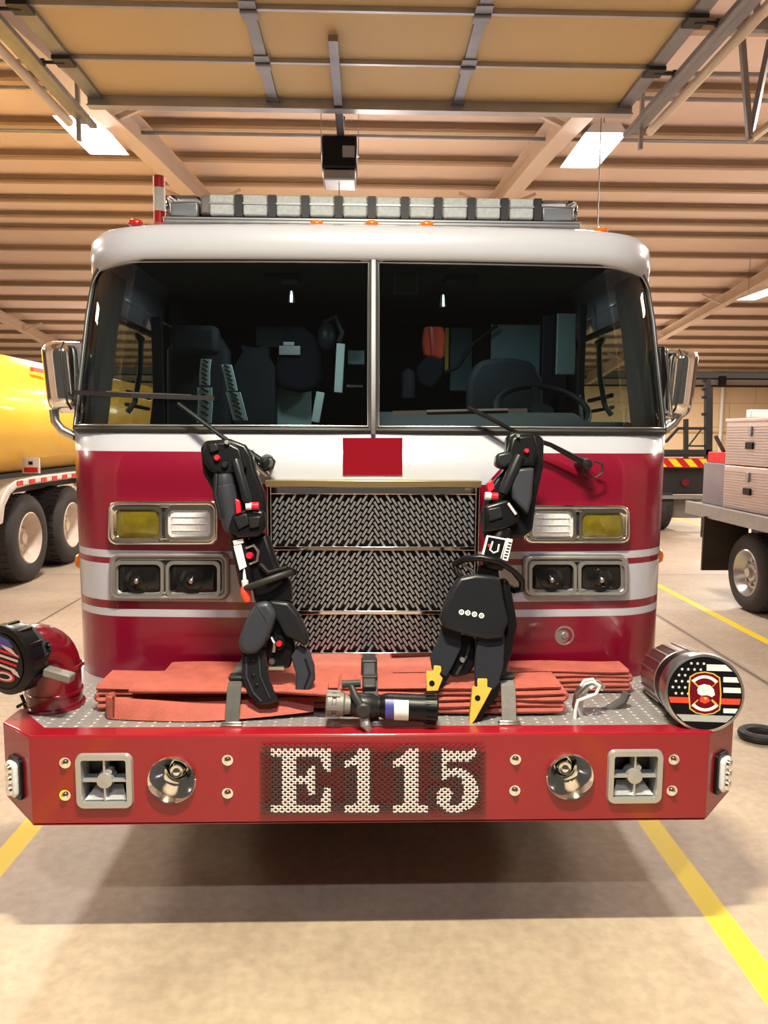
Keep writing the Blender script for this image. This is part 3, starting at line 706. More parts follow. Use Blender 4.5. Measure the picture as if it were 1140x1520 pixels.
# ---- headlamps
def sring(b, o, i, o0, o1, mi=0):
    n = len(o); vs = [SU(u, v, o0) for u, v in o]+[SU(u, v, o1) for u, v in o]+[SU(u, v, o1) for u, v in i]+[SU(u, v, o0) for u, v in i]
    fs = []
    for k in range(n):
        j = (k+1) % n
        for a in range(3): fs.append((a*n+k, a*n+j, (a+1)*n+j, (a+1)*n+k))
    return b.add(vs, fs, mi)
def splate(b, o, o0, o1, mi=0):
    n = len(o); vs = [SU(u, v, o0) for u, v in o]+[SU(u, v, o1) for u, v in o]
    fs = [tuple(range(n, 2*n)), tuple(range(n))]+[(k, (k+1) % n, n+(k+1) % n, n+k) for k in range(n)]
    return b.add(vs, fs, mi)
def lampbox(rect, lenses, chrome='chrome'):
    x0, x1, y0, y1 = rect; cx, cy = (x0+x1)/2, (y0+y1)/2
    e = empty('headlamp_unit', SU(cx, cy, 0), parent=truck)
    b = MB(); o = rrect(cx, cy, x1-x0, y1-y0, 12); pass
    prof_ = [(0, 0), (0, .018), (1.5, .030), (4, .036), (6.5, .030), (8, .020), (9.5, .024), (11, .022), (12.5, .010)]
    rings = [[SU(u, v, oo) for u, v in rrect(cx, cy, x1-x0-2*ins, y1-y0-2*ins, max(3, 12-ins*.5))] for ins, oo in prof_]; n_ = len(rings[0])
    b.add([p for r__ in rings for p in r__], [(a_*n_+k, a_*n_+(k+1) % n_, (a_+1)*n_+(k+1) % n_, (a_+1)*n_+k) for a_ in range(len(rings)-1) for k in range(n_)])
    b.build('bezel', chrome, e, angle=80)
    b = MB(); splate(b, rrect(cx, cy, x1-x0-8, y1-y0-8, 9), 0, .012); b.build('backing', 'dark_metal', e)
    for (a0, a1, b0, b1, mt) in lenses:
        c2, d2 = (a0+a1)/2, (b0+b1)/2
        b = MB(); sring(b, rrect(c2, d2, a1-a0+9, b1-b0+10, 10), rrect(c2, d2, a1-a0, b1-b0, 8), .01, .032); b.build('lamp_ring', chrome, e)
        b = MB()
        o = rrect(c2, d2, a1-a0, b1-b0, 8); inn = rrect(c2, d2, (a1-a0)*.8, (b1-b0)*.74, 6)
        n = len(o); vs = [SU(u, v, .014) for u, v in o]+[SU(u, v, .028) for u, v in inn]
        b.add(vs, [tuple(range(n, 2*n))]+[(k, (k+1) % n, n+(k+1) % n, n+k) for k in range(n)])
        b.build('lamp_lens', mt, e, angle=60)
        if mt == 'led':
            b = MB()
            for k in range(1, 4):
                vv = b0+(b1-b0)*k/4; b.tube([SU(a0+5, vv, .03), SU(c2, vv, .031), SU(a1-5, vv, .03)], .0022, 6)
            for k in range(1, 8):
                uu = a0+(a1-a0)*k/8; b.tube([SU(uu, b0+7, .029), SU(uu, b1-7, .029)], .0012, 5)
            b.build('lens_ribs', 'lamp_house', e)
        if mt == 'smoke':
            b = MB(); cc = SU(c2-2, d2+2, .029); b.lathe(cc, (0, -1, 0), [(0, .05), (.002, .048), (-.004, .03), (.004, .012), (.012, .001)], 24); b.build('reflector', 'smoke', e)
            b = MB(); cc = SU(c2-2, d2+2, .036); b.ball(cc, .012, 10); b.build('bulb_cap', 'steel', e)
lampbox((165, 326, 742, 808), [(174, 240, 755, 797, 'amberglass'), (253, 315, 756, 796, 'led')])
lampbox((167, 342, 819, 889), [(177, 242, 836, 880, 'smoke'), (254, 325, 836, 880, 'smoke')], 'dull_steel')
lampbox((773, 931, 748, 806), [(787, 847, 758, 798, 'led'), (860, 924, 760, 800, 'amberglass')])
lampbox((774, 929, 822, 884), [(787, 848, 836, 877, 'smoke'), (859, 922, 836, 877, 'smoke')], 'dull_steel')
# small things on the cab skin
b = MB(); c = SU(837, 943, 0); nrm = Vector((.08, -1, 0)); b.lathe(c, nrm, [(0, .043), (.008, .041), (.008, .034), (.005, .033), (.007, .015), (.011, .012), (.011, .001)], 24); b.build('round_badge', 'dull_steel', truck)
for (sg, v) in ((1, 832), (-1, 832)):
    q, z = SP(545+sg*430, v); p = S(sg*1.98, z, .0); b = MB(); b.lathe(p, (sg, -.2, 0), [(0, .036), (.02, .036), (.035, .026), (.042, .001)], 18)
    mk = b.build('side_marker', 'amber', truck)
# amber clearance lamps on the roof edge
for (u, v, mt) in ((470, 333, 'amber'), (552, 333, 'amber'), (634, 334, 'amber'), (201, 331, 'red_lens'), (892, 343, 'amber')):
    Yl = 3.17 if 300 < u < 800 else 3.3
    b = MB(); c = P(u, v, Yl); c.z = max(c.z, Z_HEAD+.145); b.ball(c, .03, 14, sc=(1.1, .8, .55)); b.build('clearance_lamp', mt, truck)

# ---- light bar
LY = 3.42
lb = empty('light_bar', P(552, 335, LY), parent=truck)
a = P(246, 330, LY); c = P(858, 333, LY); zt = P(552, 297, LY).z; zb0 = P(552, 334, LY).z; zm = P(552, 325, LY).z
b = MB(); b.bb(a.x, c.x, LY-.05, LY+.18, zb0-.02, zm-.012); b.build('base', 'dull_steel', lb, bevel=.01)
b = MB(); b.bb(a.x, c.x, LY-.054, LY-.05, zb0+.002, zb0+.010); b.build('trim_line', 'galv_light', lb, smooth=False)
for (u0, u1) in ((248, 302), (797, 856)):
    x0, x1 = P(u0, 310, LY).x, P(u1, 310, LY).x
    b = MB(); b.bb(x0, x1, LY-.05, LY+.17, zm-.012, zt+.003); b.build('end_dome', 'clear', lb, bevel=.03, seg=3)
    b = MB(); b.bb(x0+.015, x1-.015, LY-.02, LY+.15, zm-.012, zt-.02); b.build('end_lamp', 'dull_steel', lb, bevel=.012)
b = MB(); x0, x1 = P(300, 310, LY).x, P(798, 310, LY).x; b.bb(x0, x1, LY-.04, LY+.17, zm, zt); b.build('rear_housing', 'deck', lb, bevel=.01)
us = [333, 382, 431, 480, 529, 579, 627, 674, 722, 770]
for k in range(10):
    u = 333+k*48.6; xc = P(u, 310, LY).x
    e = MB(); e.bb(xc-.052, xc+.052, LY-.065, LY-.03, zm-.010, zt-.004); md = e.build('led_module', 'module_lens', lb, bevel=.008)
    e = MB(); e.bb(xc-.053, xc+.053, LY-.068, LY-.064, (zm+zt)/2-.004, (zm+zt)/2+.004); e.build('divider', 'dull_steel', lb, smooth=False)
    e = MB(); e.bb(xc+.056, xc+.09, LY-.055, LY-.03, zm-.012, zt); e.build('spacer', 'dark_metal', lb, smooth=False)
b = MB()
p0 = P(237, 332, 3.55); p1 = P(236, 262, 3.55)
for k, mi in enumerate((1, 0, 0, 1)):
    aa = p0.lerp(p1, k/4); bb_ = p0.lerp(p1, (k+1)/4); b.tube([aa, bb_], .028, 12, mi=mi)
b.build('striped_pole', ['label_white', 'safety_red'], truck)

# ---- mirrors
def mirror(sg, pts_housing, Ym, arm):
    e = empty('mirror', P(*arm[-1], Ym), parent=truck)
    out = [P(u, v, Ym) for u, v in pts_housing]
    xa, xb = min(p.x for p in out), max(p.x for p in out); za, zb_ = min(p.z for p in out), max(p.z for p in out); b = MB()
    def hp(s_, t_):      # bulged shell
        w_ = 1-abs(t_)**8*.12; px = max(-1, min(1, s_)); bul = (1-abs(px)**2.6)**.6*(1-abs(t_)**10)
        return Vector(((xa+xb)/2+px*(xb-xa)/2*w_+sg*.012*t_, Ym+.10-.12*bul, (za+zb_)/2+t_*(zb_-za)/2*(1-.05*abs(px)**4)))
    b.grid(hp, [math.sin(PI/2*k/14) for k in range(-14, 15)], [math.sin(PI/2*k/12) for k in range(-12, 13)])
    b.grid(lambda s_, t_: (lambda p: Vector((p.x, Ym+.10, p.z)))(hp(s_, t_)), qs(-1, 1, 4), [math.sin(PI/2*k/12) for k in range(-12, 13)])
    b.build('housing', 'chrome', e, angle=70)
    b = MB(); b.tube([hp(.35*sg*-1, t_)+Vector((0, -.004, 0)) for t_ in qs(-.9, .9, 10)], .005, 8); b.build('shell_rib', 'dark_metal', e)
    b = MB(); cx = sum(p.x for p in out)/len(out); cz = sum(p.z for p in out)/len(out)
    ins = [Vector((cx+(p.x-cx)*.85, Ym+.138, cz+(p.z-cz)*.9)) for p in out]; b.prism(ins, (0, .01, 0)); b.build('glass', 'steel', e, smooth=False)
    b = MB(); pp = [P(u, v, Ym+.05) for u, v in arm]; b.tube(pp, .019, 12); b.build('arm', 'steel', e)
    return e
mirror(-1, [(60, 506), (66, 502), (110, 502), (116, 508), (114, 560), (112, 608), (104, 612), (62, 612), (57, 604), (57, 560)], 3.12, [(80, 608), (82, 625), (92, 638), (112, 648)])
e = mirror(1, [(990, 514), (1025, 513), (1034, 520), (1038, 560), (1040, 610), (1034, 617), (1004, 620), (999, 612), (992, 560)], 3.12, [(1008, 616), (1000, 628), (984, 640)])
b = MB(); b.prism([P(u, v, 3.15) for u, v in ((976, 514), (990, 513), (999, 612), (992, 618), (983, 612))], (0, .1, 0)); b.build('convex_housing', 'black', e, bevel=.015)
b = MB(); b.bar(P(988, 518, 3.12), P(996, 616, 3.12), .012, .02, up=(0, 1, 0)); b.build('bright_trim', 'chrome', e, bevel=.004)
for (u0, v0, u1, v1) in ((984, 617, 1008, 622), (984, 632, 1010, 610), (978, 622, 990, 640)):
    b = MB(); b.tube([P(u0, v0, 3.17), P(u1, v1, 3.17)], .011, 8); b.build('bracket_rod', 'steel', e)

# ---- wipers
def wiper(armpts, blade, pivot, loop):
    e = empty('wiper', SU(*pivot, .03), parent=truck)
    b = MB(); b.tube([SU(u, v, .07) for u, v in armpts], [.009]*(len(armpts)-1)+[.014], 8); b.build('arm', 'black', e)
    b = MB(); pp = [SU(u, v, .045) for u, v in blade]
    for p0, p1 in zip(pp[:-1], pp[1:]): b.bar(p0, p1, .012, .018)
    bl = b.build('blade', 'rubber', e)
    b = MB(); m0 = pp[0].lerp(pp[-1], .25)+Vector((0, -.015, .006)); m1 = pp[0].lerp(pp[-1], .85)+Vector((0, -.015, .006)); b.bar(m0, m1, .008, .008); b.build('bridge', 'steel', e, smooth=False)
    b = MB(); c = SU(*pivot, 0); b.lathe(c, (0, -1, 0), [(0, .03), (.06, .024), (.095, .02), (.1, .001)], 16); b.build('pivot_cap', 'charcoal', e)
    b = MB(); b.tube([SU(u, v, .06) for u, v in loop], .005, 6); b.build('washer_hose', 'rubber', e)
wiper([(272, 600), (320, 636), (345, 655), (372, 668), (395, 685)], [(126, 583), (200, 588), (322, 592)], (397, 685), [(384, 678), (386, 690), (396, 698), (408, 694), (411, 684), (405, 677), (396, 677)])
b = MB(); b.tube([SU(376, 668, .06), SU(384, 690, .06), SU(400, 704, .05)], .012, 8); b.build('bracket', 'steel', truck)
wiper([(690, 605), (722, 622), (765, 645), (810, 660), (862, 688)], [(582, 614), (680, 612), (778, 610)], (862, 688), [(856, 690), (862, 704), (876, 708), (887, 700), (886, 688), (874, 684)])

# ---- bumper
BY = 2.42
xl = P(46, 1150, BY).x-CX; xr = P(1050, 1150, BY).x-CX; HW = (xr-xl)/2; bc = (xr+xl)/2
zt = P(552, 1090, BY).z; zbm = P(552, 1221, BY).z
xo = (P(1087, 1100, 2.54).x-P(5, 1100, 2.54).x)/2
BX = CX+bc
TRAY = zt-.004
bump = empty('bumper', (BX, 2.7, zbm), parent=truck)
def bake(o, cutters):
    for c in cutters:
        md = o.modifiers.new('cut', 'BOOLEAN'); md.operation = 'DIFFERENCE'; md.object = c; md.solver = 'EXACT'
    bpy.context.view_layer.update()
    dg = bpy.context.evaluated_depsgraph_get(); me = bpy.data.meshes.new_from_object(o.evaluated_get(dg))
    o.modifiers.clear(); o.data = me
    for c in cutters: bpy.data.objects.remove(c)
b = MB()
# front face and angled ends: one folded channel
def vwall(p0, p1, z00, z01, z10, z11, th=.012):
    p0 = Vector(p0); p1 = Vector(p1); d = (p1-p0).normalized(); nn = Vector((d.y, -d.x, 0)) if True else 0
    if nn.y > 0: nn = -nn
    A_ = [Vector((p0.x, p0.y, z00)), Vector((p1.x, p1.y, z10)), Vector((p1.x, p1.y, z11)), Vector((p0.x, p0.y, z01))]
    b.prism(A_, -nn*th)
b.bb(BX-HW, BX+HW, BY, BY+.012, zbm, zt-.006)
face = b.build('front_face', 'bumper_red', bump, smooth=False)
HORN = [P(256, 1156, BY), P(845, 1151, BY)]; SPK = [P(156, 1158, BY), P(941.5, 1151.5, BY)]
cut = []
for h in HORN:
    m = MB(); m.lathe(h+Vector((0, -.1, 0)), (0, 1, 0), [(0, 0), (0, .074), (.2, .074), (.2, 0)], 32); cut.append(m.build('cutter', 'black', bump))
for h in SPK:
    m = MB(); m.bb(h.x-.075, h.x+.075, BY-.1, BY+.1, h.z-.075, h.z+.075); cut.append(m.build('cutter', 'black', bump))
bake(face, cut)
b = MB()
for sg in (-1, 1):
    vwall((BX+sg*HW, BY, 0), (BX+sg*xo, 2.54, 0), zbm, zt-.006, zbm+.045, zt-.006)
    b.bb(BX+sg*(xo-.012), BX+sg*xo, 2.54, 3.3, zbm+.045, zt-.006)
    b.prism([(BX+sg*HW, BY, zbm), (BX+sg*xo, 2.54, zbm+.045), (BX+sg*xo, 2.66, zbm+.045), (BX+sg*HW, 2.66, zbm)], (0, 0, .01))
b.bb(BX-HW, BX+HW, BY, 2.66, zbm, zbm+.01)
# red top lip
lo = [(BX-xo, 2.54), (BX-HW, BY), (BX+HW, BY), (BX+xo, 2.54)]; li = [(BX-xo, 2.68), (BX-HW+.02, BY+.075), (BX+HW-.02, BY+.075), (BX+xo, 2.68)]
vs = [(x, y, zt-.012) for x, y in lo]+[(x, y+.006, zt) for x, y in lo]+[(x, y, zt) for x, y in li]+[(x, y, zt-.012) for x, y in li]
b.add(vs, [(a*4+k, a*4+k+1, ((a+1) % 4)*4+k+1, ((a+1) % 4)*4+k) for a in range(4) for k in range(3)])
b.build('bumper_shell', 'bumper_red', bump, bevel=.003)
b = MB(); b.bb(BX-HW+.05, BX+HW-.05, BY+.09, BY+.10, zbm, zt-.02); b.bb(CX-1.0, CX+1.0, 2.95, 2.97, .5, TRAY-.01); b.build('inner_backing', 'dark_metal', bump, smooth=False)
# diamond tread tray
b = MB(); poly = [(BX-xo+.005, 3.2), (BX-xo+.005, 2.68), (BX-HW+.02, BY+.075), (BX+HW-.02, BY+.075), (BX+xo-.005, 2.68), (BX+xo-.005, 3.2)]
b.prism([(x, y, TRAY-.004) for x, y in poly], (0, 0, .004))
i = 0; d = .027
for jy in range(32):
    for jx in range(-48, 49):
        if (jx+jy) % 2: continue
        x = BX+jx*d*.5*2*.5; 
        x = BX+jx*.0265; y = 2.50+jy*.0155
        if y > 2.97 or not inpoly(x, y, [(p[0]*1.0, p[1]) for p in poly]): continue
        a = PI/4 if (jy % 2) else -PI/4
        ca, sa = math.cos(a), math.sin(a); l, w_ = .0115, .0036
        R2 = lambda px, py, pz: Vector((x+px*ca-py*sa, y+px*sa+py*ca, TRAY+pz))
        b.add([R2(-l, 0, 0), R2(0, -w_, 0), R2(l, 0, 0), R2(0, w_, 0), R2(-l*.4, 0, .0018), R2(l*.4, 0, .0018)], [(0, 1, 4), (1, 5, 4), (1, 2, 5), (2, 3, 5), (3, 4, 5), (3, 0, 4)])
b.build('tread_plate_tray', 'tread', bump, smooth=False)
b = MB()
# horns
for h in HORN:
    e = MB(); e.lathe(h, (0, -1, 0), [(-.004, .074), (.012, .083), (.018, .079), (.012, .073), (-.02, .055), (-.05, .035), (-.08, .022), (-.08, .001)], 40); hn = e.build('air_horn', 'chrome', truck, angle=60)
    e = MB(); e.ball(h+Vector((0, .06, 0)), .024, 14); e.build('throat_plug', 'chrome', hn)
# siren speakers
for h in SPK:
    e = MB(); o = rrect(h.x, h.z, .192, .192, .025, 6); i2 = rrect(h.x, h.z, .150, .150, .008, 6); i3 = rrect(h.x, h.z, .142, .142, .004, 6)
    n = len(o); vs = []
    for ring, yy in ((o, BY), (rrect(h.x, h.z, .186, .186, .025, 6), BY-.014), (i2, BY-.014), (i3, BY+.05)): vs += [(x, yy, z) for x, z in ring]
    e.add(vs, [(a*n+k, a*n+(k+1) % n, (a+1)*n+(k+1) % n, (a+1)*n+k) for a in range(3) for k in range(n)])
    sp = e.build('siren_speaker', 'cast_alu', truck)
    e = MB(); e.bb(h.x-.072, h.x+.072, BY+.05, BY+.055, h.z-.072, h.z+.072); e.build('speaker_throat', 'black', sp, smooth=False)
    e = MB()
    e.bb(h.x-.0035, h.x+.0035, BY-.006, BY+.04, h.z-.073, h.z+.073); e.bb(h.x-.073, h.x+.073, BY-.006, BY+.04, h.z-.0035, h.z+.0035)
    e.lathe(h+Vector((0, -.008, 0)), (0, 1, 0), [(-.002, .001), (0, .026), (.03, .03), (.045, .03)], 24)
    e.add([(h.x-.07, BY, h.z-.07), (h.x+.07, BY, h.z-.07), (h.x+.045, BY+.045, h.z-.035), (h.x-.045, BY+.045, h.z-.035)], [(0, 1, 2, 3)])
    e.lathe(h+Vector((.012, 0, .028)), (0, 1, 0), [(-.002, .001), (0, .012), (.03, .012)], 14)
    e.build('cross_grille', 'cast_alu', sp)
# bolts
b0 = None
for (u, v) in ((97, 1132), (97, 1180), (338, 1128), (338, 1177), (765, 1127), (764, 1173), (1000, 1127), (997, 1173)):
    p = P(u, v, BY)
    if b0 is None:
        e = MB(); e.lathe((0, 0, 0), (0, -1, 0), [(0, .019), (.003, .019), (.003, .013), (.011, .011), (.015, .005), (.015, .001)], 18)
        b0 = e.build('bolt', 'chrome', truck, local=True); bb_ = b0
    else: bb_ = dup(b0)
    bb_.location = p-OFF[truck]
# corner warning lamps
for sg in (-1, 1):
    c = Vector((BX+sg*(HW+xo)/2, (BY+2.54)/2, (zt+zbm)/2-.012)); d = Vector((xo-HW, .12, 0)); nn = Vector((sg*.12, -(xo-HW), 0)).normalized(); t = Vector((d.x*sg, d.y, 0)).normalized()
    def LP(a, z, o): return c+t*a+Vector((0, 0, z))+nn*o
    e = MB(); pts = rrect(0, 0, .085, .15, .02); e.prism([LP(a, z, 0) for a, z in pts], nn*.012); wl = e.build('corner_lamp', 'black', truck, bevel=.002)
    e = MB(); pts = rrect(0, 0, .064, .125, .02); e.prism([LP(a, z, .01) for a, z in pts], nn*.02); e.build('lamp_lens', 'led', wl, bevel=.008)
    for zz_ in (-.038, 0, .038):
        e = MB(); e.lathe(LP(0, zz_, .026), nn, [(0, .02), (.012, .017), (.016, .001)], 14); e.build('led_cell', 'chrome', wl)

# number plate of expanded mesh reading E115
def zx(x, y): return 360+x/3.0, 1080+y/3.0
E_ = [(130, 92), (395, 92), (395, 195), (368, 195), (345, 130), (240, 130), (240, 215), (285, 215), (295, 170), (325, 170), (325, 300), (295, 300), (285, 250), (240, 250), (240, 342), (345, 342), (368, 265), (395, 265), (395, 380), (130, 380), (130, 345), (175, 342), (175, 130), (130, 125)]
one = [(525, 92), (565, 92), (565, 340), (608, 347), (608, 376), (455, 376), (455, 347), (508, 340), (508, 165), (455, 178), (455, 152), (495, 130)]
one2 = [(x+214, y) for x, y in one]
five = [(888, 92), (925, 106), (1000, 106), (1046, 92), (1036, 135), (1000, 150), (910, 150), (908, 188), (950, 180), (1000, 190), (1035, 220), (1052, 280), (1036, 340), (990, 372), (945, 380), (900, 370), (868, 340), (863, 300), (882, 268), (915, 265), (935, 290), (930, 318), (912, 332), (945, 348), (975, 325), (988, 280), (975, 230), (945, 212), (910, 225), (885, 238)]
LET = [E_, one, one2, five]
LETS = [[zx(x, y) for x, y in p] for p in LET]
def cls(u, v):
    for p in LETS:
        if inpoly(u, v, p): return 0
    for dx, dy in ((4, 0), (8, 1), (13, 2), (17, 3), (-4, 0), (0, 4), (0, -4)):
        for p in LETS:
            if inpoly(u+dx, v+dy, p): return 1
    return 2
M['mesh_dark'] = mat('mesh_dark_paint', (0.055, 0.045, 0.045), 0.5)
M['mesh_bare'] = mat('mesh_dark_red_paint', (0.09, 0.02, 0.022), 0.5)
M['mesh_white'] = mat('mesh_white_paint', (0.80, 0.80, 0.80), 0.45)
b = MB(); PYm = BY-.012
u0, u1, v0, v1 = 386, 721, 1106, 1210; cw, ch = 9.3, 3.7
nxm = int((u1-u0)/cw); nym = int((v1-v0)/ch)-1
def strand(ua, va, ub, vb):
    for k in range(2):
        t0, t1 = k/2, (k+1)/2; m_ = (t0+t1)/2
        c = cls(ua+(ub-ua)*m_, va+(vb-va)*m_)
        th = (.0040, .0034, .0019)[c]
        pa = P(ua+(ub-ua)*t0, va+(vb-va)*t0, PYm); pb = P(ua+(ub-ua)*t1, va+(vb-va)*t1, PYm)
        b.bar(pa, pb, th, .004, up=(0, 1, 0), mi=c)
for j in range(nym+1):
    for i in range(nxm):
        uc = u0+(i+.5)*cw+(cw/2 if j % 2 else 0); vc = v0+j*ch
        if uc+cw/2 > u1+1: continue
        strand(uc-cw/2, vc, uc, vc+ch); strand(uc, vc+ch, uc+cw/2, vc)
# rotate strands so they lie in the plate's plane
np_ = b.build('number_plate', ['mesh_white', 'mesh_dark', 'mesh_bare'], truck, smooth=False, label='expanded metal plate painted E115 in white')

# ---- front intakes at the two ends of the bumper
def disc_frame(c, n):
    n = n.normalized(); x = Vector((0, 0, 1)).cross(n); x.normalize(); x = -x if x.x < 0 else x; z = n.cross(x)
    if z.z < 0: z = -z
    return lambda a, bz, o=0.0: c+x*a+z*bz+n*o
ei = empty('intake_elbow', (P(82, 1050, 2.72).x, 2.72, TRAY), parent=truck)
base = Vector(OFF[ei])
b = MB(); b.lathe(base, (0, 0, 1), [(0, .001), (0, .108), (.012, .108), (.014, .098), (.05, .098), (.052, .102), (.062, .102), (.064, .096), (.14, .096), (.142, .101), (.156, .101), (.158, .095)], 36)
nd = Vector((-.42, -.90, -.04)).normalized()
pts = [base+Vector((0, 0, .11)), base+Vector((0, 0, .135))]
for k in range(1, 10):
    a = PI/2*k/9; pts.append(base+Vector((0, 0, .135))+nd*(.105*(1-math.cos(a)))+Vector((0, 0, .105*math.sin(a))))
e1_ = pts[-1]+nd*.03; pts.append(e1_)
b.tube(pts, .095, 32); b.build('elbow_pipe', 'dark_red', ei, angle=50)
b = MB(); b.lathe(e1_, nd, [(-.03, .097), (-.02, .108), (0, .108), (.01, .1)], 32); b.build('swivel_ring', 'slate', ei)
b = MB()
cc = e1_+nd*.05
b.lathe(e1_, nd, [(.0, .10), (.005, .118), (.05, .122), (.06, .126), (.075, .124), (.08, .105), (.078, .1), (.078, .001)], 40)
for k in range(12):
    a = 2*PI*k/12; f = disc_frame(e1_, nd); b.bar(f(.118*math.cos(a), .118*math.sin(a), .005), f(.118*math.cos(a), .118*math.sin(a), .06), .018, .012)
cap = b.build('cap', 'black', ei)
f = disc_frame(e1_+nd*.081, nd)
b = MB()
def dpoly(pts, o, mi): b.add([f(x, y, o) for x, y in pts], [tuple(range(len(pts)))], mi)
circ = lambda r, n=40, cx=0, cy=0: [(cx+r*math.cos(2*PI*k/n), cy+r*math.sin(2*PI*k/n)) for k in range(n)]
dpoly(circ(.098), .0, 0)
dpoly([(-.085, .03), (-.05, .075), (.0, .09), (.04, .08), (.06, .055), (.0, .045), (-.04, .04)], .0006, 1)
for k in range(4):
    y = .035-k*.018; dpoly([(-.07, y), (-.02, y+.008), (.085-.008*k, y-.004), (.085-.008*k, y-.013), (-.02, y-.001), (-.07, y-.009)], .0008, 2 if k % 2 == 0 else 3)
dpoly([(.0, .06), (.05, .05), (.085, .02), (.06, .03), (.02, .045)], .001, 3)
dpoly([(.03, -.02), (.07, -.03), (.08, -.05), (.05, -.04)], .001, 3)
e_ = [(x*1.0, y*.4) for x, y in circ(.05)]
dpoly([(x+.005, y-.055) for x, y in e_], .001, 2); dpoly([(x*.8+.005, y*.75-.055) for x, y in e_], .0014, 3); dpoly([(x*.55+.005, y*.45-.055) for x, y in e_], .0018, 0)
b.build('cap_decal', ['black', 'decal_blue', 'safety_red', 'decal_pink'], ei, smooth=False)
b = MB(); f2 = disc_frame(e1_, nd); b.bar(f2(.10, -.05, -.02)+Vector((0, -.02, 0)), f2(.17, -.075, -.05)+Vector((0.02, -.03, 0)), .045, .03); b.build('release_handle', 'deck', ei, bevel=.005)
b = MB()
for k in range(5):
    a = R(-60+30*k); b.tube([f2(.10, .03, -.03), f2(.10+.03*math.cos(a), .03+.03*math.sin(a), -.01)], .006, 6)
b.build('lock_knob', 'charcoal', ei)
b = MB(); b.tube([base+Vector((-.13, -.02, .0)), base+Vector((-.1, -.03, .02)), base+Vector((-.11, -.03, .05))], .007, 6); b.build('drain_lever', 'black', ei)

ri = empty('intake_pipe', P(1000, 1062, 2.75), parent=truck)
cf = P(1046, 1029, 2.46); cb = P(993, 998, 2.86); nd2 = (cf-cb).normalized(); Ln = (cf-cb).length
b = MB(); b.lathe(cb, nd2, [(-.03, .001), (-.03, .10), (.03, .11), (.1, .11)], 36); b.build('pipe_flange', 'dark_red', ri)
b = MB(); b.lathe(cb, nd2, [(.03, .105), (.04, .122), (Ln*.55, .122), (Ln*.55+.01, .112)], 40)
for k in range(20):
    a = 2*PI*k/20; f = disc_frame(cb, nd2); b.bar(f(.122*math.cos(a), .122*math.sin(a), .045), f(.122*math.cos(a), .122*math.sin(a), Ln*.54), .012, .006)
b.build('coupling', 'steel', ri)
b = MB(); b.lathe(cb, nd2, [(Ln*.55, .115), (Ln*.58, .122), (Ln*.80, .124)], 40); b.build('gasket_band', 'black', ri)
b = MB(); b.lathe(cb, nd2, [(Ln*.78, .120), (Ln*.8, .132), (Ln-.012, .138), (Ln, .134), (Ln+.002, .126), (Ln-.002, .124), (Ln-.002, .001)], 48); cap2 = b.build('cap', 'steel', ri, angle=50)
f = disc_frame(cf+nd2*.0, nd2)
b = MB(); r_ = .125
dpoly(circ(r_, 48), .0, 0)
def chord(y0, y1, x0=-1, mi=1, o=.0006, x1=1, dr=.003):
    rr = r_-dr; pts = []
    for y in (y0, y1):
        h = math.sqrt(max(0, rr*rr-y*y)); pts.append((max(-h, x0*r_), min(h, x1*r_), y))
    dpoly([(pts[0][0], pts[0][2]), (pts[0][1], pts[0][2]), (pts[1][1], pts[1][2]), (pts[1][0], pts[1][2])], o, mi)
for (y0, y1, x0) in ((.078, .100, 0.05), (.040, .058, 0.5), (.004, .022, .5), (-.098, -.075, -1), (-.066, -.05, .5)): chord(y0, y1, x0)
chord(-.098, -.075, -1)
chord(-.036, -.016, -1, 2)
for iy in range(6):
    for ix in range(6):
        x = -.108+ix*.021+(iy % 2)*.0105; y = .102-iy*.021
        if x*x+y*y < (.112)**2 and x < -.0 and not (x > -.055 and y < .06): dpoly([(x+(.0062 if k % 2 == 0 else .0027)*math.sin(2*PI*k/10), y+(.0062 if k % 2 == 0 else .0027)*math.cos(2*PI*k/10)) for k in range(10)], .0008, 1)
sh = [(-.052, .056), (-.03, .07), (0, .075), (.03, .07), (.052, .056), (.056, .0), (.052, -.056), (.03, -.07), (0, -.075), (-.03, -.07), (-.052, -.056), (-.056, 0)]
dpoly(sh, .0012, 3); dpoly([(x*.92, y*.95) for x, y in sh], .0016, 4)
for s_ in (1, -1):      # white banners top and bottom
    arc = [(.058*math.sin(R(a)), s_*(.006+.056*math.cos(R(a)))) for a in range(-50, 51, 10)]; arc2 = [(.046*math.sin(R(a)), s_*(.006+.046*math.cos(R(a)))) for a in range(50, -51, -10)]
    dpoly(arc+arc2, .002, 1)
for s_ in (1, -1): dpoly([(-.046, -.046*s_-.003), (.044, .044*s_-.003), (.046, .042*s_+.003), (-.044, -.044*s_+.003)], .0018, 3)
dpoly(circ(.030, 24, 0, -.002), .0022, 4)
dpoly([(-.026, .012), (-.02, .026), (-.002, .032), (.018, .028), (.03, .014), (.034, -.004), (.024, -.012), (.008, -.006), (-.012, -.008), (-.024, -.002)], .0026, 1)
dpoly([(-.014, -.01), (.01, -.012), (.018, -.026), (.0, -.036), (-.018, -.028)], .0026, 2); dpoly([(-.004, -.012), (.008, -.016), (.0, -.024)], .003, 3)
b.build('cap_decal', ['black', 'label_white', 'orange_red', 'yellow', 'dark_red'], ri, smooth=False)

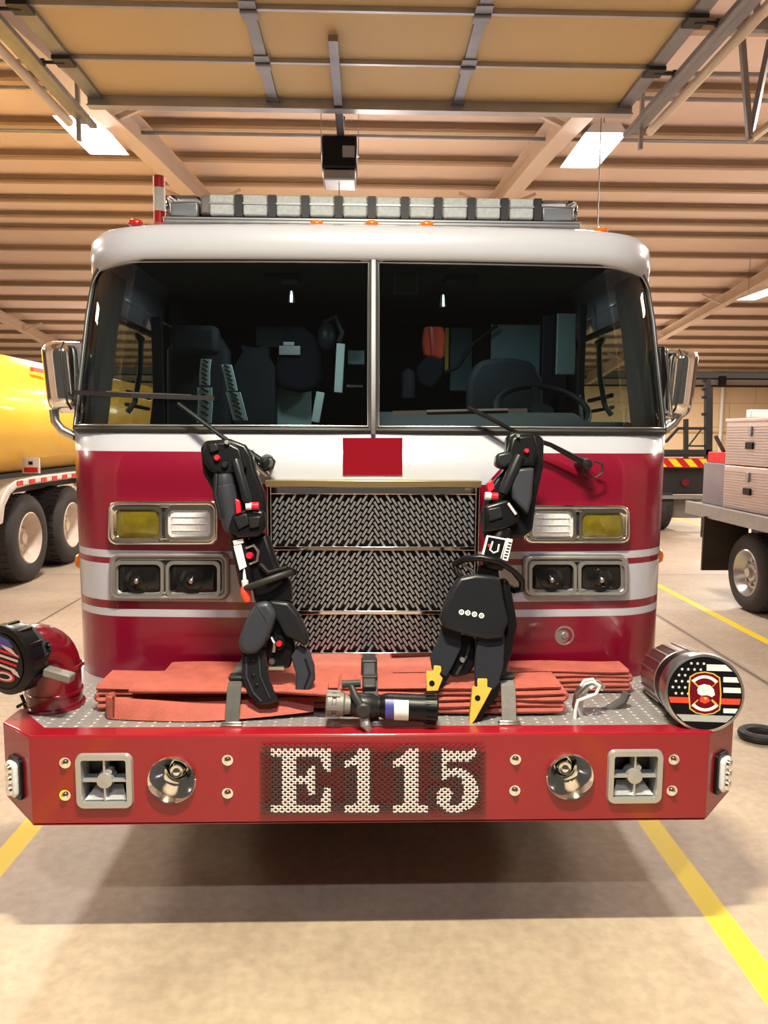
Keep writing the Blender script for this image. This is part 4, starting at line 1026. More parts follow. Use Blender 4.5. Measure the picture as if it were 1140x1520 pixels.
# ---- chassis, wheels and body behind
b = MB()
for sg in (-1, 1): b.bb(CX+sg*.42-.05, CX+sg*.42+.05, 2.5, 9, .55, .78)
b.bb(CX-.9, CX+.9, 4.15, 4.45, .45, .62)
b.bb(CX-.5, CX+.5, 3.1, 3.9, .42, .6)
b.build('chassis', 'dark_metal', truck, bevel=.01)
def wheel(c, ax, r, w, rim_mt, parent, name='wheel', dish=.09, tread=36, rr=.57):
    """c = centre of outer face, ax = outward axis"""
    c = Vector(c); e = empty(name, c, parent=parent); ax = Vector(ax).normalized(); b = MB()
    n = 96
    prof_ = [(.0, r*rr), (.012, r*rr+.02), (.02, r*.80), (.0, r*.93), (-.03, r*.985), (-.05, r), (-w/2, r), (-w+.05, r), (-w+.02, r*.97), (-w, r*.9), (-w, r*rr)]
    b.lathe(c, ax, prof_, n)
    for k in range(tread*2):
        a = 2*PI*k/(tread*2); a_ = Vector((0, 0, 1)); x = ax.cross(a_).normalized(); y = x.cross(ax); rd = x*math.cos(a)+y*math.sin(a)
        o_ = -.045 if k % 2 else -.045-w*.33
        for tt in (o_, o_-w*.2 if not k % 2 else o_-w*.42):
            b.bar(c+rd*r*1.0+ax*tt, c+rd*r*1.0+ax*(tt-w*.17), .022, .026, up=rd)
    b.build('tire', 'tire', e, angle=40)
    b = MB(); b.lathe(c, ax, [(.008, r*rr+.012), (.016, r*rr), (.0, r*rr-.015), (-dish*.6, r*(rr-.1)), (-dish, r*(rr-.16)), (-dish, r*.26), (-dish+.03, r*.22), (-dish+.035, r*.14), (-dish+.07, r*.12), (-dish+.07, .001)], 48)
    for k in range(8):
        a = 2*PI*k/8; x = ax.cross(Vector((0, 0, 1))).normalized(); y = x.cross(ax); p = c+(x*math.cos(a)+y*math.sin(a))*r*.31-ax*dish
        b.lathe(p, ax, [(0, .018), (.03, .016), (.03, .001)], 8)
    b.build('rim', rim_mt, e, angle=45)
    return e
for sg in (-1, 1): wheel((CX+sg*1.17, 4.3, .52), (sg, 0, 0), .52, .32, 'steel', truck)
b = MB(); b.bb(CX-1.2, CX+1.2, 5.7, 9.5, .42, 2.72); b.build('equipment_body', CP, truck, bevel=.02)
# ================================================================ THINGS LYING ON THE BUMPER
# ---- flat hose folded in layers
hz = TRAY+.004
def hose_stack(x0, x1, yc, wy, n, z0, th=.021, jit=.012, seedv=1, tilt=0.0):
    rnd = random.Random(seedv); pts = []; r = th*.5
    for k in range(n):
        z = z0+r+k*th*1.04; a = x0+rnd.uniform(0, jit); c = x1-rnd.uniform(0, jit); N = 26
        xs = [a+(c-a)*i/N for i in range(N+1)]
        if k % 2: xs.reverse()
        for x in xs:
            t = (x-x0)/(x1-x0); pts.append(Vector((x, yc+.004*math.sin(9*x+k*2)+rnd.uniform(-.0006, .0006), z+tilt*t+.0018*math.sin(14*x+k)*(k > 0))))
        if k < n-1:
            xe = xs[-1]; dr = 1 if k % 2 == 0 else -1
            for q in range(1, 5):
                aa = -PI/2+PI*q/5; pts.append(Vector((xe+dr*math.cos(aa)*th*.55, yc, z+th*.52+math.sin(aa)*th*.52+tilt*((xe-x0)/(x1-x0)))))
    b = MB(); b.ribbon(pts, (0, wy, 0), th*.88); return b
hs = empty('fire_hose', (CX-.1, 2.75, TRAY), 'salmon red flat fire hose folded in layers across the bumper tray', 'hose')
XA = P(152, 1050, 2.70).x; XB = P(832, 1050, 2.62).x; XC = P(925, 1005, 2.88).x; XM = P(480, 1050, 2.6).x
hose_stack(XA, XM+.25, 2.735, .19, 4, hz+.006, seedv=3, th=.022).build('folded_layers', 'hose', hs, bevel=.002, angle=30)
hose_stack(XM+.06, XB, 2.655, .15, 5, hz+.006, seedv=5, th=.021).build('folded_layers', 'hose', hs, bevel=.002, angle=30)
hose_stack(XA+.2, XC, 2.87, .12, 5, hz+.004, seedv=9, th=.018).build('folded_layers', 'hose', hs, bevel=.002, angle=30)
# the loose leading pass, standing on its edge at the left end and twisting flat to the right
b = MB()
pl = []
for i in range(41):
    t = i/40
    if t < .12:
        a = PI*(t/.12); x = XA+.085-.035*math.sin(a); y = 2.60-.03*math.cos(a)*1.0+0.0; 
    else:
        tt = (t-.12)/.88; x = XA+.085+tt*(XM-XA-.12); y = 2.57+.0-.035*math.sin(tt*PI)+.02*tt
    pl.append((x, y, t))
vs = []; fs = []
for (x, y, t) in pl:
    h = .078*(1-.55*max(0, t-.3)/.7); zb_ = hz+.035*max(0, t-.45)**1.2; lean = .035*t+.025*math.sin(PI*t)
    z1 = zb_+h*(1-.25*math.sin(PI*min(1, t*1.2)))
    vs += [(x, y-.006, zb_), (x, y+lean-.006, z1), (x, y+lean, z1+.005), (x, y+lean+.008, z1), (x, y+.01, zb_)]
for i in range(len(pl)-1):
    for k in range(5): fs.append((i*5+k, i*5+(k+1) % 5, (i+1)*5+(k+1) % 5, (i+1)*5+k))
b.add(vs, fs); b.build('leading_loop', 'hose', hs, bevel=.0015, angle=40)
b = MB(); x = P(487, 1040, 2.6).x
b.ribbon([(XA+.14, 2.63, hz+.10), (XA+.4, 2.62, hz+.102), (XA+.7, 2.62, hz+.10), (x, 2.6, hz+.095)], (0, .12, 0), .018); b.build('top_pass', 'hose', hs, bevel=.002)

# ---- tie-down straps
def strap(u0, v0, u1, v1, w, mt, label, Y0=2.93, Y1=2.50):
    top = P(u0, v0, 2.80); bot = P(u1, v1, 2.5)
    e = empty('tie_down_strap', (bot.x, 2.6, TRAY), label, 'strap', 'tie down straps over the hose')
    path = [(top.x, 2.95, TRAY+.03), (top.x, 2.86, hz+.125), (top.x*.9+bot.x*.1, 2.74, hz+.137), (top.x*.7+bot.x*.3, 2.62, hz+.130), (top.x*.5+bot.x*.5, 2.562, hz+.116), (top.x*.2+bot.x*.8, 2.525, hz+.05), (bot.x, 2.505, hz+.008)]
    b = MB(); b.ribbon(path, (w, 0, 0), .005); b.build('webbing', mt, e, smooth=False)
    b = MB(); b.bb(bot.x-w*.75, bot.x+w*.75, 2.485, 2.515, TRAY, TRAY+.012); b.tube([(bot.x-w*.7, 2.50, TRAY+.014), (bot.x+w*.7, 2.50, TRAY+.014)], .006, 8); b.build('anchor_clip', 'steel', e, bevel=.002)
    b = MB(); p = Vector(path[3]); b.box(p+Vector((0, -.0, .008)), (w*1.1, .05, .012)); b.build('buckle', 'dark_metal', e, bevel=.003)
    return e
strap(364, 1008, 344, 1080, .050, 'strap', 'dark webbing strap over the hose beside the left rescue tool')
strap(738, 1020, 756, 1080, .052, 'strap_light', 'pale grey webbing strap over the hose right of the yellow jaw tips')
strap(548, 990, 552, 1078, .050, 'strap', 'dark centre strap running under the hose nozzle')

# ---- nozzle
nzz = empty('hose_nozzle', P(562, 1070, 2.53), 'grey and black fire nozzle lying across the hose at the bumper centre', 'nozzle')
NY = 2.49; c0 = P(484, 1044, NY); c1 = P(649, 1052, NY); ax = (c1-c0).normalized(); Ln = (c1-c0).length
r1, r2 = .042, .049
b = MB(); b.lathe(c0, ax, [(0, .03), (0, r1-.006), (.006, r1), (.022, r1), (.024, r1-.006), (.034, r1-.006), (.036, r1), (.06, r1), (.066, .034), (.09, .032), (.09, .001)], 28)
for k in range(6):
    a = 2*PI*k/6; b.bar(c0+ax*.004+Vector((0, math.cos(a), math.sin(a)))*r1, c0+ax*.05+Vector((0, math.cos(a), math.sin(a)))*r1, .012, .008, up=Vector((0, math.cos(a), math.sin(a))))
b.build('coupling', 'deck', nzz)
b = MB(); b.lathe(c0, ax, [(.085, .001), (.085, .034), (.10, .042), (.16, .042), (.175, .034), (.19, .034), (.19, .001)], 28); b.build('valve_body', 'charcoal', nzz)
b = MB(); b.lathe(c0, ax, [(.185, .001), (.185, .036), (.2, .042), (.215, .046), (Ln*.86, .046), (Ln*.88, r2), (Ln-.006, r2+.002), (Ln, r2-.004), (Ln-.004, .036), (Ln-.03, .03), (Ln-.03, .001)], 36)
for k in range(18):
    a = 2*PI*k/18; d = Vector((0, math.cos(a), math.sin(a))); b.bar(c0+ax*(Ln*.89)+d*(r2), c0+ax*(Ln-.008)+d*(r2+.001), .008, .008, up=d)
b.build('stream_shaper', 'black', nzz)
b = MB(); xx0, xx1 = .235, .285
n = 10; vs = []
for k in range(n+1):
    a = R(200+k*100/n); d = Vector((0, math.cos(a)*-1 if False else math.sin(R(-90-50+k*100/n))*1.0, math.cos(R(-90-50+k*100/n)))); 
    vs += [c0+ax*xx0+d*.0472, c0+ax*xx1+d*.0472]
b.add(vs, [(2*i, 2*i+1, 2*i+3, 2*i+2) for i in range(n)], 0)
vs2 = [c0+(v-c0)*1.0 for v in vs]; vs3 = []
for k in range(n+1):
    d = Vector((0, math.sin(R(-140+k*100/n)), math.cos(R(-140+k*100/n)))); vs3 += [c0+ax*(xx0-.03)+d*.0474, c0+ax*(xx0-.001)+d*.0474]
b.add(vs3, [(2*i, 2*i+1, 2*i+3, 2*i+2) for i in range(n)], 1)
b.build('label_band', ['label_white', 'decal_blue'], nzz)
b = MB(); hc = c0+ax*.13
b.lathe(hc, (0, -1, 0), [(.035, .001), (.035, .026), (.055, .026), (.06, .02), (.06, .001)], 20)
b.tube([hc+Vector((-.0, -.045, 0)), hc+Vector((-.03, -.03, .045)), hc+Vector((-.045, .0, .075))], [.014, .014, .010], 10)
b.tube([hc+Vector((-.075, -.0, .075)), hc+Vector((-.01, .0, .078))], .013, 10)
b.build('bail_handle', 'dark_metal', nzz)
b = MB(); b.tube([hc+Vector((.0, -.02, -.02)), hc+Vector((.008, -.045, -.055)), hc+Vector((.02, -.04, -.075))], [.02, .018, .012], 10); b.build('pistol_grip', 'dull_steel', nzz)
b = MB(); t = P(548, 985, 2.7); b.bb(t.x-.03, t.x+.03, 2.70, 2.75, hz+.11, hz+.17); b.bar((t.x, 2.7, hz+.15), (t.x+.0, 2.55, hz+.11), .05, .03); b.build('mount_bracket', 'dark_metal', nzz, bevel=.006)
# ---- tow shackle and rope on the right
sh_ = empty('tow_shackle', P(870, 1060, 2.62), 'grey steel shackle with a pale rope tied on, right end of the hose', 'shackle')
b = MB(); pts = [P(u, v, 2.60) for u, v in ((895, 1022), (884, 1013), (870, 1017), (860, 1030), (857, 1046), (860, 1060), (870, 1066), (880, 1061))]
b.tube(pts, [.013, .018, .02, .02, .02, .02, .018, .013], 12); b.build('bow', 'steel', sh_)
b = MB(); pts = [P(u, v, 2.56) for u, v in ((880, 1012), (890, 1018), (885, 1030), (872, 1035), (858, 1040), (854, 1055), (853, 1070), (856, 1085))]; b.tube(pts, .0065, 8)
pts = [P(u, v, 2.565) for u, v in ((862, 1018), (868, 1010), (880, 1008), (884, 1016), (876, 1022))]; b.tube(pts, .006, 8); b.build('rope', 'label_white', sh_)
b = MB(); pts = [P(u, v, 2.66) for u, v in ((875, 1062), (900, 1055), (925, 1040), (930, 1028))]; b.tube(pts, .016, 10); b.build('tail_shade', 'strap', sh_)  # dark tube put in place of the brown shading beside the shackle

# ================================================================ RESCUE TOOLS (standing on the tray, leaning on the cab front)
KT = .20; T0Y = 2.60
NRM = Vector((0, -1, KT)).normalized()
def T(u, v, off=0.0):
    d = ray(u, v); t = (T0Y+KT*(1.8-TRAY))/(d.y-KT*d.z); return CAM_POS+d*t+NRM*off
def tp(pts, o0, o1, name, mt, root, bevel=.006, label=None, seg=3):
    b = MB(); b.prism([T(u, v, o0) for u, v in pts], NRM*(o1-o0)); return b.build(name, mt, root, bevel=bevel, seg=seg, label=label)
def tc(p0, p1, r, name, mt, root, o=0.05, rs=None, n=20, bevel=0):
    a = T(*p0, o); c = T(*p1, o); b = MB()
    if rs: pts = [a.lerp(c, t) for t, _ in rs]; b.tube(pts, [q for _, q in rs], n)
    else: b.tube([a, a.lerp(c, .03), a.lerp(c, .97), c], [r*.85, r, r, r*.85], n)
    return b.build(name, mt, root)
def td(p, r, name, mt, root, o=.1, h=.02, n=20):
    b = MB(); b.lathe(T(*p, o), NRM, [(-.02, r), (h*.7, r), (h, r*.8), (h, .001)], n); return b.build(name, mt, root)
def tt(pts, r, name, mt, root, o=.08, n=10, closed=False):
    b = MB(); b.tube([T(q[0], q[1], q[2] if len(q) > 2 else o) for q in pts], r, n, closed=closed); return b.build(name, mt, root)

# left: cutter
ct = empty('rescue_cutter', T(405, 1035), 'black battery rescue cutter with curved grey jaws, left of the two upright tools', 'rescue tool')
tp([(302, 668), (309, 658), (345, 655), (368, 664), (378, 680), (382, 700), (396, 735), (398, 772), (388, 792), (364, 800), (349, 800), (336, 782), (322, 735), (306, 706)], 0, .06, 'rear_housing', 'black', ct, .012)
tp([(312, 664), (345, 662), (364, 672), (372, 700), (340, 712), (318, 704), (309, 686)], .06, .105, 'control_head', 'black', ct, .012)
tp([(319, 668), (330, 666), (334, 676), (322, 680)], .10, .118, 'guard_rib', 'charcoal', ct, .004)
tc((337, 709), (352, 792), .043, 'motor_body', 'slate', ct, .075, rs=[(0, .030), (.03, .038), (.12, .040), (.2, .037), (.22, .040), (.9, .034), (1, .026)])
tc((358, 690), (376, 752), .017, 'side_handle', 'charcoal', ct, .12, rs=[(0, .014), (.1, .018), (.5, .016), (.9, .018), (1, .014)])
tt([(330, 710, .11), (329, 740, .118), (337, 775, .112)], .008, 'body_rib', 'charcoal', ct)
td((331, 687), .011, 'red_button', 'redplastic', ct, .10); td((345, 665), .009, 'grey_knob', 'dull_steel', ct, .10); td((342, 697), .012, 'dial', 'charcoal', ct, .10)
tp([(357, 745), (364, 748), (366, 765), (359, 768)], .09, .125, 'red_slide', 'redplastic', ct, .004)
b = MB(); a = T(373, 756, .12); c = T(391, 756, .12)
b.tube([a, a.lerp(c, .45)], .014, 16, mi=0); b.tube([a.lerp(c, .45), c], .014, 16, mi=1); b.build('end_marking', ['label_white', 'redplastic'], ct)
tp([(352, 768), (372, 758), (398, 762), (400, 785), (390, 800), (360, 800), (346, 790)], .04, .115, 'pump_block', 'black', ct, .012)
tp([(355, 772), (374, 766), (378, 782), (362, 790)], .11, .125, 'pump_cover', 'charcoal', ct, .005)
tp([(376, 772), (394, 770), (392, 786), (378, 788)], .11, .128, 'pump_cover', 'charcoal', ct, .005)
tc((358, 798), (372, 872), .03, 'cylinder_tube', 'black', ct, .06, rs=[(0, .032), (.05, .034), (.9, .030), (1, .026)])
tp([(353, 812), (364, 809), (372, 842), (362, 847)], .088, .094, 'white_label', 'label_white', ct, .001)
tp([(352, 805), (367, 801), (368, 808), (354, 812)], .085, .097, 'pink_collar', 'decal_pink', ct, .002)
tt([(370, 815, .08), (382, 811, .09), (389, 820, .09), (387, 834, .09), (376, 838, .08)], .0055, 'steel_loop', 'steel', ct)
td((376, 826), .013, 'red_cap', 'redplastic', ct, .08)
tc((368, 845), (370, 876), .016, 'lock_pin', 'lamp_house', ct, .085, rs=[(0, .006), (.5, .008), (.55, .013), (.8, .012), (1, .006)])
tc((368, 870), (373, 893), .018, 'red_knob', 'orange_red', ct, .085, rs=[(0, .012), (.3, .018), (.8, .017), (1, .010)])
tp([(372, 800), (400, 792), (412, 830), (420, 850), (434, 862), (436, 892), (400, 900), (382, 895), (376, 860)], .0, .075, 'valve_block', 'black', ct, .016)
b = MB(); cc = T(402, 862, .075); e1 = (T(430, 852, .075)-cc).normalized(); b.tube([cc+(e1*math.cos(2*PI*k/24)*.085+NRM*math.sin(2*PI*k/24)*.05) for k in range(24)], .012, 10, closed=True); b.build('ring_grip', 'rubber', ct)
tt([(392, 840, .08), (404, 852, .1), (428, 845, .09), (440, 850, .06)], .012, 'hose_loop', 'black', ct)
b = MB()
b.prism([T(u, v, .03) for u, v in ((384, 893), (371, 918), (359, 948), (361, 962), (372, 968), (386, 966), (398, 955), (409, 932), (416, 910), (404, 890))], NRM*.075)
b.build('left_shield', 'slate', ct, bevel=.02, seg=4)
b = MB(); b.prism([T(u, v, .02) for u, v in ((402, 890), (432, 892), (446, 910), (456, 932), (461, 948), (456, 958), (446, 950), (428, 942), (412, 915))], NRM*.07)
b.build('right_shield', 'charcoal', ct, bevel=.018, seg=4)
tt([(388, 898, .102), (400, 915, .106), (404, 930, .10)], .004, 'shield_ridge', 'slate', ct)
tp([(402, 915), (430, 920), (440, 960), (432, 990), (408, 990), (398, 960)], 0, .05, 'pivot_block', 'black', ct, .012)
td((417, 952), .026, 'pivot_bolt', 'black', ct, .05, .02); td((418, 953), .011, 'pivot_cap', 'redplastic', ct, .065, .02)
tt([(405, 943, .06), (411, 952, .075), (410, 965, .07)], .007, 'bright_link', 'steel', ct)
td((407, 979), .012, 'nut', 'steel', ct, .05); b = MB(); b.bar(T(402, 989, .05), T(424, 989, .05), .012, .012); b.build('bottom_pin', 'steel', ct)
tp([(363, 962), (398, 958), (399, 985), (403, 1008), (417, 1036), (404, 1041), (388, 1042), (372, 1028), (363, 1000)], .035, .065, 'jaw', 'charcoal', ct, .006, seg=2)
tp([(434, 972), (446, 955), (460, 962), (468, 985), (469, 1006), (460, 1022), (445, 1028), (440, 1024), (442, 1000)], .03, .06, 'jaw', 'slate', ct, .006, seg=2)
tt([(370, 972, .066), (370, 1000, .068), (380, 1024, .068), (392, 1037, .066)], .0045, 'jaw_rib', 'slate', ct)
tt([(388, 970, .066), (390, 1000, .068), (404, 1032, .066)], .0035, 'jaw_rib', 'slate', ct)
tt([(455, 975, .061), (462, 996, .062), (454, 1018, .06)], .004, 'jaw_rib', 'charcoal', ct)
for (u, v) in ((379, 980), (380, 1000), (385, 1014)): td((u, v), .007, 'jaw_hole', 'black', ct, .066, .003, 12)
tp([(368, 985), (374, 985), (376, 1015), (372, 1015)], .0, .036, 'jaw_backing', 'black', ct, .003)

# right: spreader
sp = empty('rescue_spreader', T(690, 1060), 'black battery rescue spreader with yellow jaw tips, right of the two upright tools', 'rescue tool')
tp([(749, 650), (757, 645), (790, 645), (803, 656), (801, 700), (792, 740), (786, 788), (770, 800), (716, 800), (711, 766), (724, 725), (733, 712), (745, 700), (747, 672)], 0, .06, 'rear_housing', 'black', sp, .012)
tp([(752, 655), (785, 652), (790, 675), (784, 698), (752, 700), (746, 676)], .06, .105, 'control_head', 'black', sp, .012)
tp([(730, 680), (748, 676), (757, 682), (752, 696), (742, 702), (728, 696)], .05, .11, 'thumb_handle', 'charcoal', sp, .012)
tc((762, 684), (738, 738), .02, 'side_handle', 'charcoal', sp, .11, rs=[(0, .018), (.3, .022), (.8, .020), (1, .016)])
tp([(755, 702), (783, 700), (780, 745), (774, 768), (752, 745), (750, 725)], .06, .118, 'battery', 'slate', sp, .012)
td((772, 677), .009, 'red_button', 'redplastic', sp, .10); td((760, 656), .007, 'grey_knob', 'dull_steel', sp, .10)
tp([(716, 722), (724, 716), (728, 730), (719, 738)], .07, .10, 'red_slide', 'redplastic', sp, .004)
b = MB(); a = T(713, 741, .11); c = T(731, 742, .11)
b.tube([a, a.lerp(c, .45)], .014, 16, mi=0); b.tube([a.lerp(c, .45), c], .014, 16, mi=1); b.build('end_marking', ['label_white', 'redplastic'], sp)
tp([(712, 755), (745, 745), (762, 765), (762, 778), (735, 790), (712, 792)], .05, .115, 'pump_block', 'black', sp, .012)
tt([(745, 752, .12), (756, 768, .122)], .005, 'bright_clip', 'lamp_house', sp)
tp([(716, 760), (735, 756), (738, 772), (718, 778)], .11, .124, 'pump_cover', 'charcoal', sp, .005)
tc((739, 785), (727, 845), .038, 'cylinder_tube', 'black', sp, .06, rs=[(0, .040), (.05, .044), (.9, .042), (1, .036)])
tp([(716, 797), (744, 802), (736, 833), (708, 828)], .090, .106, 'logo_label', 'label_white', sp, .001)
tp([(718, 799.5), (742, 804), (734.5, 831), (711, 826.5)], .106, .1075, 'logo_ground', 'black', sp, 0)
tt([(724, 806, .108), (720, 818, .109), (725, 822.5, .109), (731, 820, .109), (733, 810, .108)], .0035, 'logo_mark', 'label_white', sp, n=6)
td((719, 812), .006, 'logo_dot', 'redplastic', sp, .107, .003, 10)
tp([(744.5, 801), (753, 803), (746, 834), (738, 832)], .080, .104, 'text_label', 'label_white', sp, .001)
b = MB()
for k in range(6):
    a = T(748.8-1.3*k, 808+4.2*k, .1045); b.box(a, (.012, .002, .005), Matrix.Rotation(.25, 3, 'Y'))
b.build('text_marks', 'black', sp, smooth=False)
tt([(672, 838, .05), (684, 831, .09), (706, 829, .115), (732, 834, .115), (754, 847, .10), (768, 862, .08), (770, 874, .06), (760, 876, .04), (744, 866, .0)], .0125, 'ring_handle', 'black', sp, n=12)
tt([(672, 838, .05), (676, 852, .06), (690, 862, .06)], .010, 'ring_handle_leg', 'black', sp)
tt([(680, 836, .05), (690, 842, .07), (700, 850, .07)], .006, 'bright_pin', 'dull_steel', sp)
tp([(706, 838), (734, 842), (736, 860), (704, 858)], .03, .085, 'neck_block', 'black', sp, .01)
tp([(676, 857), (700, 852), (732, 855), (738, 878), (748, 922), (741, 934), (741, 944), (716, 947), (656, 931), (650, 916), (658, 890), (667, 872)], .03, .105, 'body_shield', 'charcoal', sp, .014)
for (u, v) in ((679.5, 907), (688.5, 908), (698, 910), (708, 912)):
    b = MB(); cc = T(u, v, .1055); x_ = Vector((1, 0, 0)); z_ = NRM.cross(x_).normalized()
    b.tube([cc+(x_*math.cos(2*PI*k/12)+z_*math.sin(2*PI*k/12))*.0075 for k in range(12)], .0028, 6, closed=True); b.ball(cc, .003, 8); b.build('white_emblem', 'label_white', sp)
tp([(738, 858), (750, 860), (757, 890), (763, 925), (755, 965), (745, 1000), (735, 1000), (742, 950), (748, 922)], -.02, .07, 'side_plate', 'black', sp, .012)
tp([(655, 925), (683, 935), (682, 960), (668, 990), (660, 1003), (640, 992), (637, 975), (648, 950)], .02, .055, 'arm', 'navy', sp, .006)
tp([(704, 940), (744, 938), (742, 985), (735, 1012), (726, 1022), (702, 1018), (701, 985)], .04, .078, 'arm', 'navy', sp, .006)
tp([(683, 940), (704, 945), (704, 985), (694, 1000), (672, 1004), (664, 998), (676, 975)], -.01, .03, 'inner_linkage', 'black', sp, .008)
tt([(695, 955, .03), (690, 975, .035), (676, 1000, .03)], .006, 'linkage_rod', 'dark_metal', sp)
td((684, 978), .010, 'linkage_pin', 'dull_steel', sp, .03)
def tip(poly, hole, o0, o1, edge):
    e = tp(poly, o0, o1, 'jaw_tip', 'yellow', sp, .002, label='yellow jaw tip', seg=1)
    b = MB(); b.lathe(T(*hole, o1), NRM, [(-.002, .010), (.0012, .010), (.0012, .001)], 16); b.build('tip_hole', 'black', e)
    tp(edge, o0-.012, o1-.004, 'tip_edge', 'black', sp, .002, seg=1)
tip([(642, 985), (652, 986), (653, 993), (650, 998), (655, 1004), (648, 1022), (631, 1023), (631, 994), (641, 994)], (639, 1011), .03, .058, [(650, 990), (666, 1000), (650, 1022), (644, 1024), (654, 1005)])
tip([(704, 1003), (718, 1003), (718, 1015), (725, 1017), (712, 1042), (701, 1062), (694, 1071), (692, 1066), (697, 1016), (704, 1015)], (704, 1031), .05, .08, [(718, 1004), (738, 1008), (734, 1028), (704, 1066), (697, 1068), (726, 1017)])

# ================================================================ NEIGHBOURING VEHICLES
# ---- yellow tanker on the left
TX = -4.05
tk = empty('tanker_truck', (TX-1.0, 12.0, 0), 'yellow tanker with white tandem wheel fender, parked at the left edge', 'tanker truck')
b = MB(); n = 40; tc0 = Vector((TX-.95, 0, 2.02)); ra, rb = 1.15, .78
def ell(y, k, s=1): a = 2*PI*k/n; ca, sa = math.cos(a), math.sin(a); p = .8; return (tc0.x+s*ra*math.copysign(abs(ca)**p, ca), y, tc0.z+s*rb*math.copysign(abs(sa)**p, sa))
ys = [(6.5, .8), (6.6, .95), (6.75, 1), (15.5, 1), (15.65, .95), (15.75, .8)]
vs = [ell(y, k, s) for y, s in ys for k in range(n)]
b.add(vs, [(a*n+k, a*n+(k+1) % n, (a+1)*n+(k+1) % n, (a+1)*n+k) for a in range(5) for k in range(n)]+[tuple(range(n)), tuple(reversed(range(5*n, 6*n)))])
b.build('tank', 'tankyellow', tk, angle=60)
b = MB(); p = P(45, 554, 9.0); b.bb(TX+.08, TX+.12, 9.0, 9.35, 2.52, 2.57); b.build('red_side_marker', 'red_lens', tk)
b = MB(); b.bb(TX-1.5, TX-.3, 6.9, 15.3, 1.05, 1.30); b.build('frame', 'dark_metal', tk)
b = MB(); xf0, xf1 = TX-.42, TX+.06
pf = [(8.1, .78), (8.13, .86), (8.2, 1.05), (8.35, 1.16), (8.55, 1.22), (9.0, 1.24), (11.0, 1.24), (11.3, 1.18), (11.5, 1.0), (11.5, .97), (11.25, 1.12), (11.0, 1.18), (9.0, 1.18), (8.58, 1.16), (8.42, 1.10), (8.28, .98), (8.22, .80)]
b.prism([(xf0, y, z) for y, z in pf], (xf1-xf0, 0, 0)); b.prism([(xf1-.02, y, z-.05) for y, z in pf[:8]]+[(xf1-.02, y, z+.03) for y, z in reversed(pf[:8])], (.03, 0, 0))
b.build('fender', 'fender', tk, bevel=.02)
for k in range(9):
    y = 8.55+k*.32; b = MB(); b.bb(xf1+.011, xf1+.018, y, y+.15, 1.19, 1.245); b.build('reflective_tape', 'safety_red', tk, smooth=False)
b = MB(); b.bb(TX-.3, TX+.07, 8.06, 8.10, .86, .94); b.build('fender_light', 'rubber', tk)
pm = P(49, 703, 8.9); b = MB(); b.bb(pm.x-.1, pm.x+.1, 8.85, 8.87, 1.32, 1.5, mi=0); b.bb(pm.x-.08, pm.x+.08, 8.845, 8.85, 1.33, 1.39, mi=1); b.bb(pm.x-.025, pm.x+.025, 8.845, 8.85, 1.42, 1.46, mi=2); b.build('placard', ['label_white', 'safety_red', 'black'], tk, smooth=False)
wheel((TX, 8.98, .53), (1, 0, 0), .53, .55, 'rimcream', tk, dish=.13)
wheel((TX, 10.28, .53), (1, 0, 0), .53, .55, 'rimcream', tk, dish=.13)
b = MB(); b.tube([(TX-.8, 9.2, .53), (TX-1.6, 9.2, .53)], .08, 12); b.build('axle', 'dark_metal', tk)

# ---- flat deck truck on the right
RX = 3.93
ft = empty('flatbed_truck', (RX+1.0, 6.0, 0), 'grey deck utility truck carrying stacked tread plate tool boxes, right edge', 'truck')
b = MB(); b.bb(RX-.13, RX+2.2, 3.5, 8.55, .93, 1.03); b.build('deck', 'deck', ft, bevel=.01)
b = MB(); b.bb(RX-.17, RX-.13, 3.5, 8.55, .90, 1.045); b.build('deck_rail', 'dull_steel', ft, bevel=.006)
b = MB(); b.bb(RX-.02, RX+2.1, 7.95, 8.45, 1.03, 1.50); b.build('storage_box', 'boxgrey', ft, bevel=.01)
b = MB(); b.bb(RX+.0, RX+2.0, 8.0, 8.4, 1.50, 1.62); b.tube([(RX+.1, 8.1, 1.6), (RX+.5, 8.1, 1.9)], .02, 8); b.build('red_tray', 'safety_red', ft, bevel=.01)
b = MB(); b.bar((RX+.15, 8.2, 1.55), (RX+.45, 8.2, 2.0), .05, .03); b.bar((RX+.1, 8.2, 1.6), (RX-.02, 8.2, 1.8), .04, .03); b.build('prop_bar', 'dark_metal', ft)
for (z0, z1) in ((1.035, 1.49), (1.50, 1.95)):
    e = empty('tool_box', (RX+.1, 6.5, z0), parent=ft)
    b = MB(); b.bb(RX-.04, RX+.9, 4.8, 7.92, z0, z1); b.build('box_body', 'alu', e, bevel=.012, smooth=False)
    b = MB()
    for k in range(14): b.bb(RX-.046, RX-.04, 4.82, 7.9, z0+.03+k*.028, z0+.034+k*.028)
    b.build('tread_ribs', 'dull_steel', e, smooth=False)
    for yy in (7.4, 6.4):
        b = MB(); b.bb(RX-.06, RX-.04, yy-.07, yy+.07, z0+.17, z0+.24); b.build('latch_label', 'black', e, bevel=.004)
        b = MB(); b.bb(RX-.06, RX-.04, yy-.03, yy+.03, z0+.30, z0+.40); b.build('latch', 'dull_steel', e, bevel=.004)
b = MB(); b.bb(RX-.05, RX+.9, 4.8, 7.93, 1.945, 1.985); b.build('box_lid', 'alu', ft, bevel=.01, smooth=False)
b = MB(); p = P(1102, 616, 7.6); b.bb(RX-.0, RX+.3, 7.5, 7.6, 1.99, 2.07); b.build('scene_light', 'lamp_house', ft, bevel=.01)
